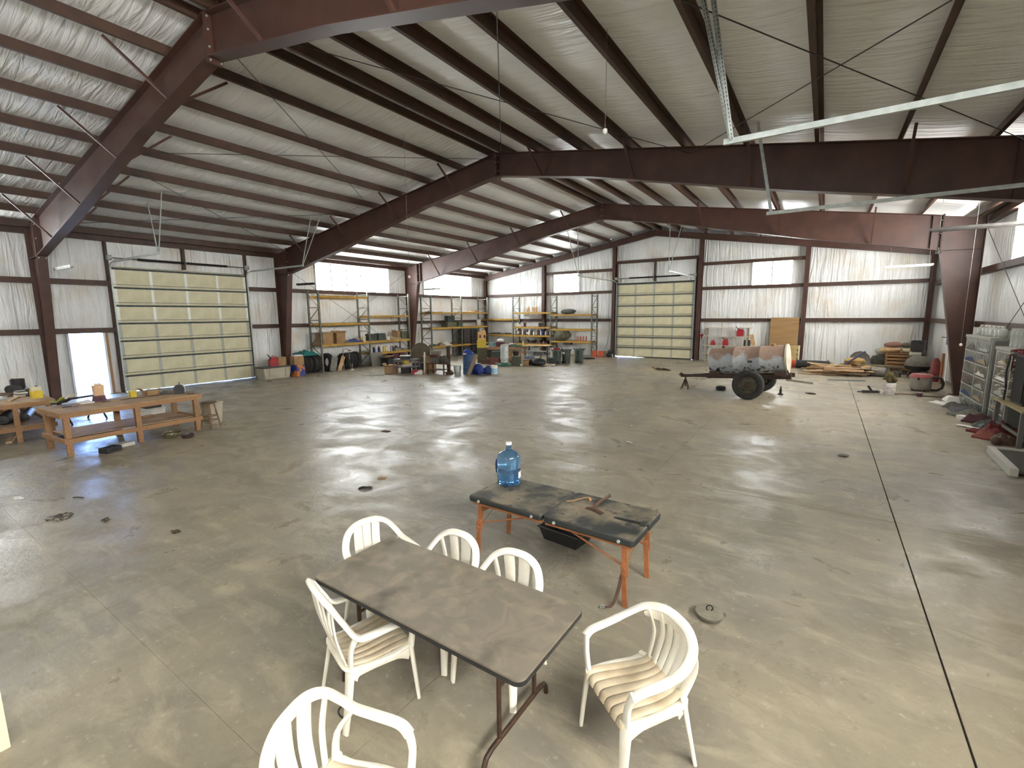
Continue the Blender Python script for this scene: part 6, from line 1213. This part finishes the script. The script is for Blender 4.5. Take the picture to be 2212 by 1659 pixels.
wh_ = thing('plastic_bed_base', 'long white plastic frame with dark panel on the floor at right edge', 'bed base', (23.62, -16.55, 0), R(-2)); part('side_rail', MB().b2((-.22, -.75, 0), (-.12, .75, .13)), M('greyed_white', 'b9b6ab', .6), wh_); part('side_rail', MB().b2((.42, -.75, 0), (.5, .75, .13)), M('greyed_white', 'b9b6ab', .6), wh_); part('panel', MB().b2((-.12, -.75, .06), (.42, .75, .1)), M('dark_panel', '3f3c36', .8), wh_); part('end_rail', MB().b2((-.22, .75, 0), (.5, .82, .13)), M('greyed_white', 'b9b6ab', .6), wh_); part('cup', MB().lathe([(.05, 0), (.055, .02), (.035, .03), (.0, .03)], 14, (-.22, .3, .07), 'X'), GREY, wh_)
# ================================================================ overhead odds and ends
FX = M('fixture_white', 'c9cbc6', .5, c2='b5b8b3', scale=6.)
def strip_light(label, a, b, m=None):
    a, b = Vector(a), Vector(b); t = thing('strip_light', label, 'strip light', tuple((a+b)/2), 0, 'unlit hanging strip lights'); c = (a+b)/2; h = b-a
    part('housing', MB().bar(-h/2, h/2, .11, .06), m or FX, t)
    for s in (-.03, .03):
        d = Vector((h.y, -h.x, 0)).normalized()*s; part('lamp_tube', MB().cyl(-h/2*.96+d+Vector((0, 0, -.045)), h/2*.96+d+Vector((0, 0, -.045)), .016, n=8), m or WHITE, t, 40)
    for s in (-.4, .4):
        p = c+h*s; part('hanging_cord', MB().cyl(h*s+Vector((0, 0, .03)), h*s+Vector((0, 0, max(rtop(p.x)-p.z-.02, .3))), .004, n=5), GREY, t)
strip_light('strip light hanging over the open doorway', (.87, -23.25, 4.15), (2.47, -23.23, 4.15))
strip_light('strip light hanging before the left window band', (.5, -15.05, 4.1), (1.65, -14.95, 4.1), DKGREY)
strip_light('strip light hanging before the corner window band', (.49, -6.83, 4.2), (1.8, -6.88, 4.2))
strip_light('strip light hanging in the far right corner', (22.67, -2.1, 4.50), (24.2, -2.3, 4.50))
strip_light('grey strip light with backlit shade in its colour, right edge before the window', (22.6, -12.98, 4.5), (24.3, -12.88, 4.5), DKGREY)  # grey fixture; its backlit darkness is put into the housing and tube colour
# pull cords and ropes from the roof
for k, (x, y, z, lb) in enumerate([(11.45, -18.67, 3.65, 'thin cord hanging from the roof before the middle steel portal'), (18.0, -21.23, 5.13, 'thin cord with white bead near the foreground tracks'), (23.8, -10.65, 1.73, 'long pull cord with a ball before the right column'), (8.03, -3.5, 4.34, 'thin cord with a hook before the small left gable pane')]):
    c = thing('pull_cord', lb, 'cord', (x, y, z), 0); part('cord', MB().cyl((0, 0, .02), (0, 0, rtop(x)-z-.02), .0032, n=5), GREY, c); part('bead', MB().lathe([(.0, -.04), (.03, -.02), (.035, 0), (.03, .03), (.0, .045)], 10, cap=False), WHITE, c, 50)
# the heavy perforated hanger of the near track of the right-hand door
d3 = bpy.data.objects['door_3']
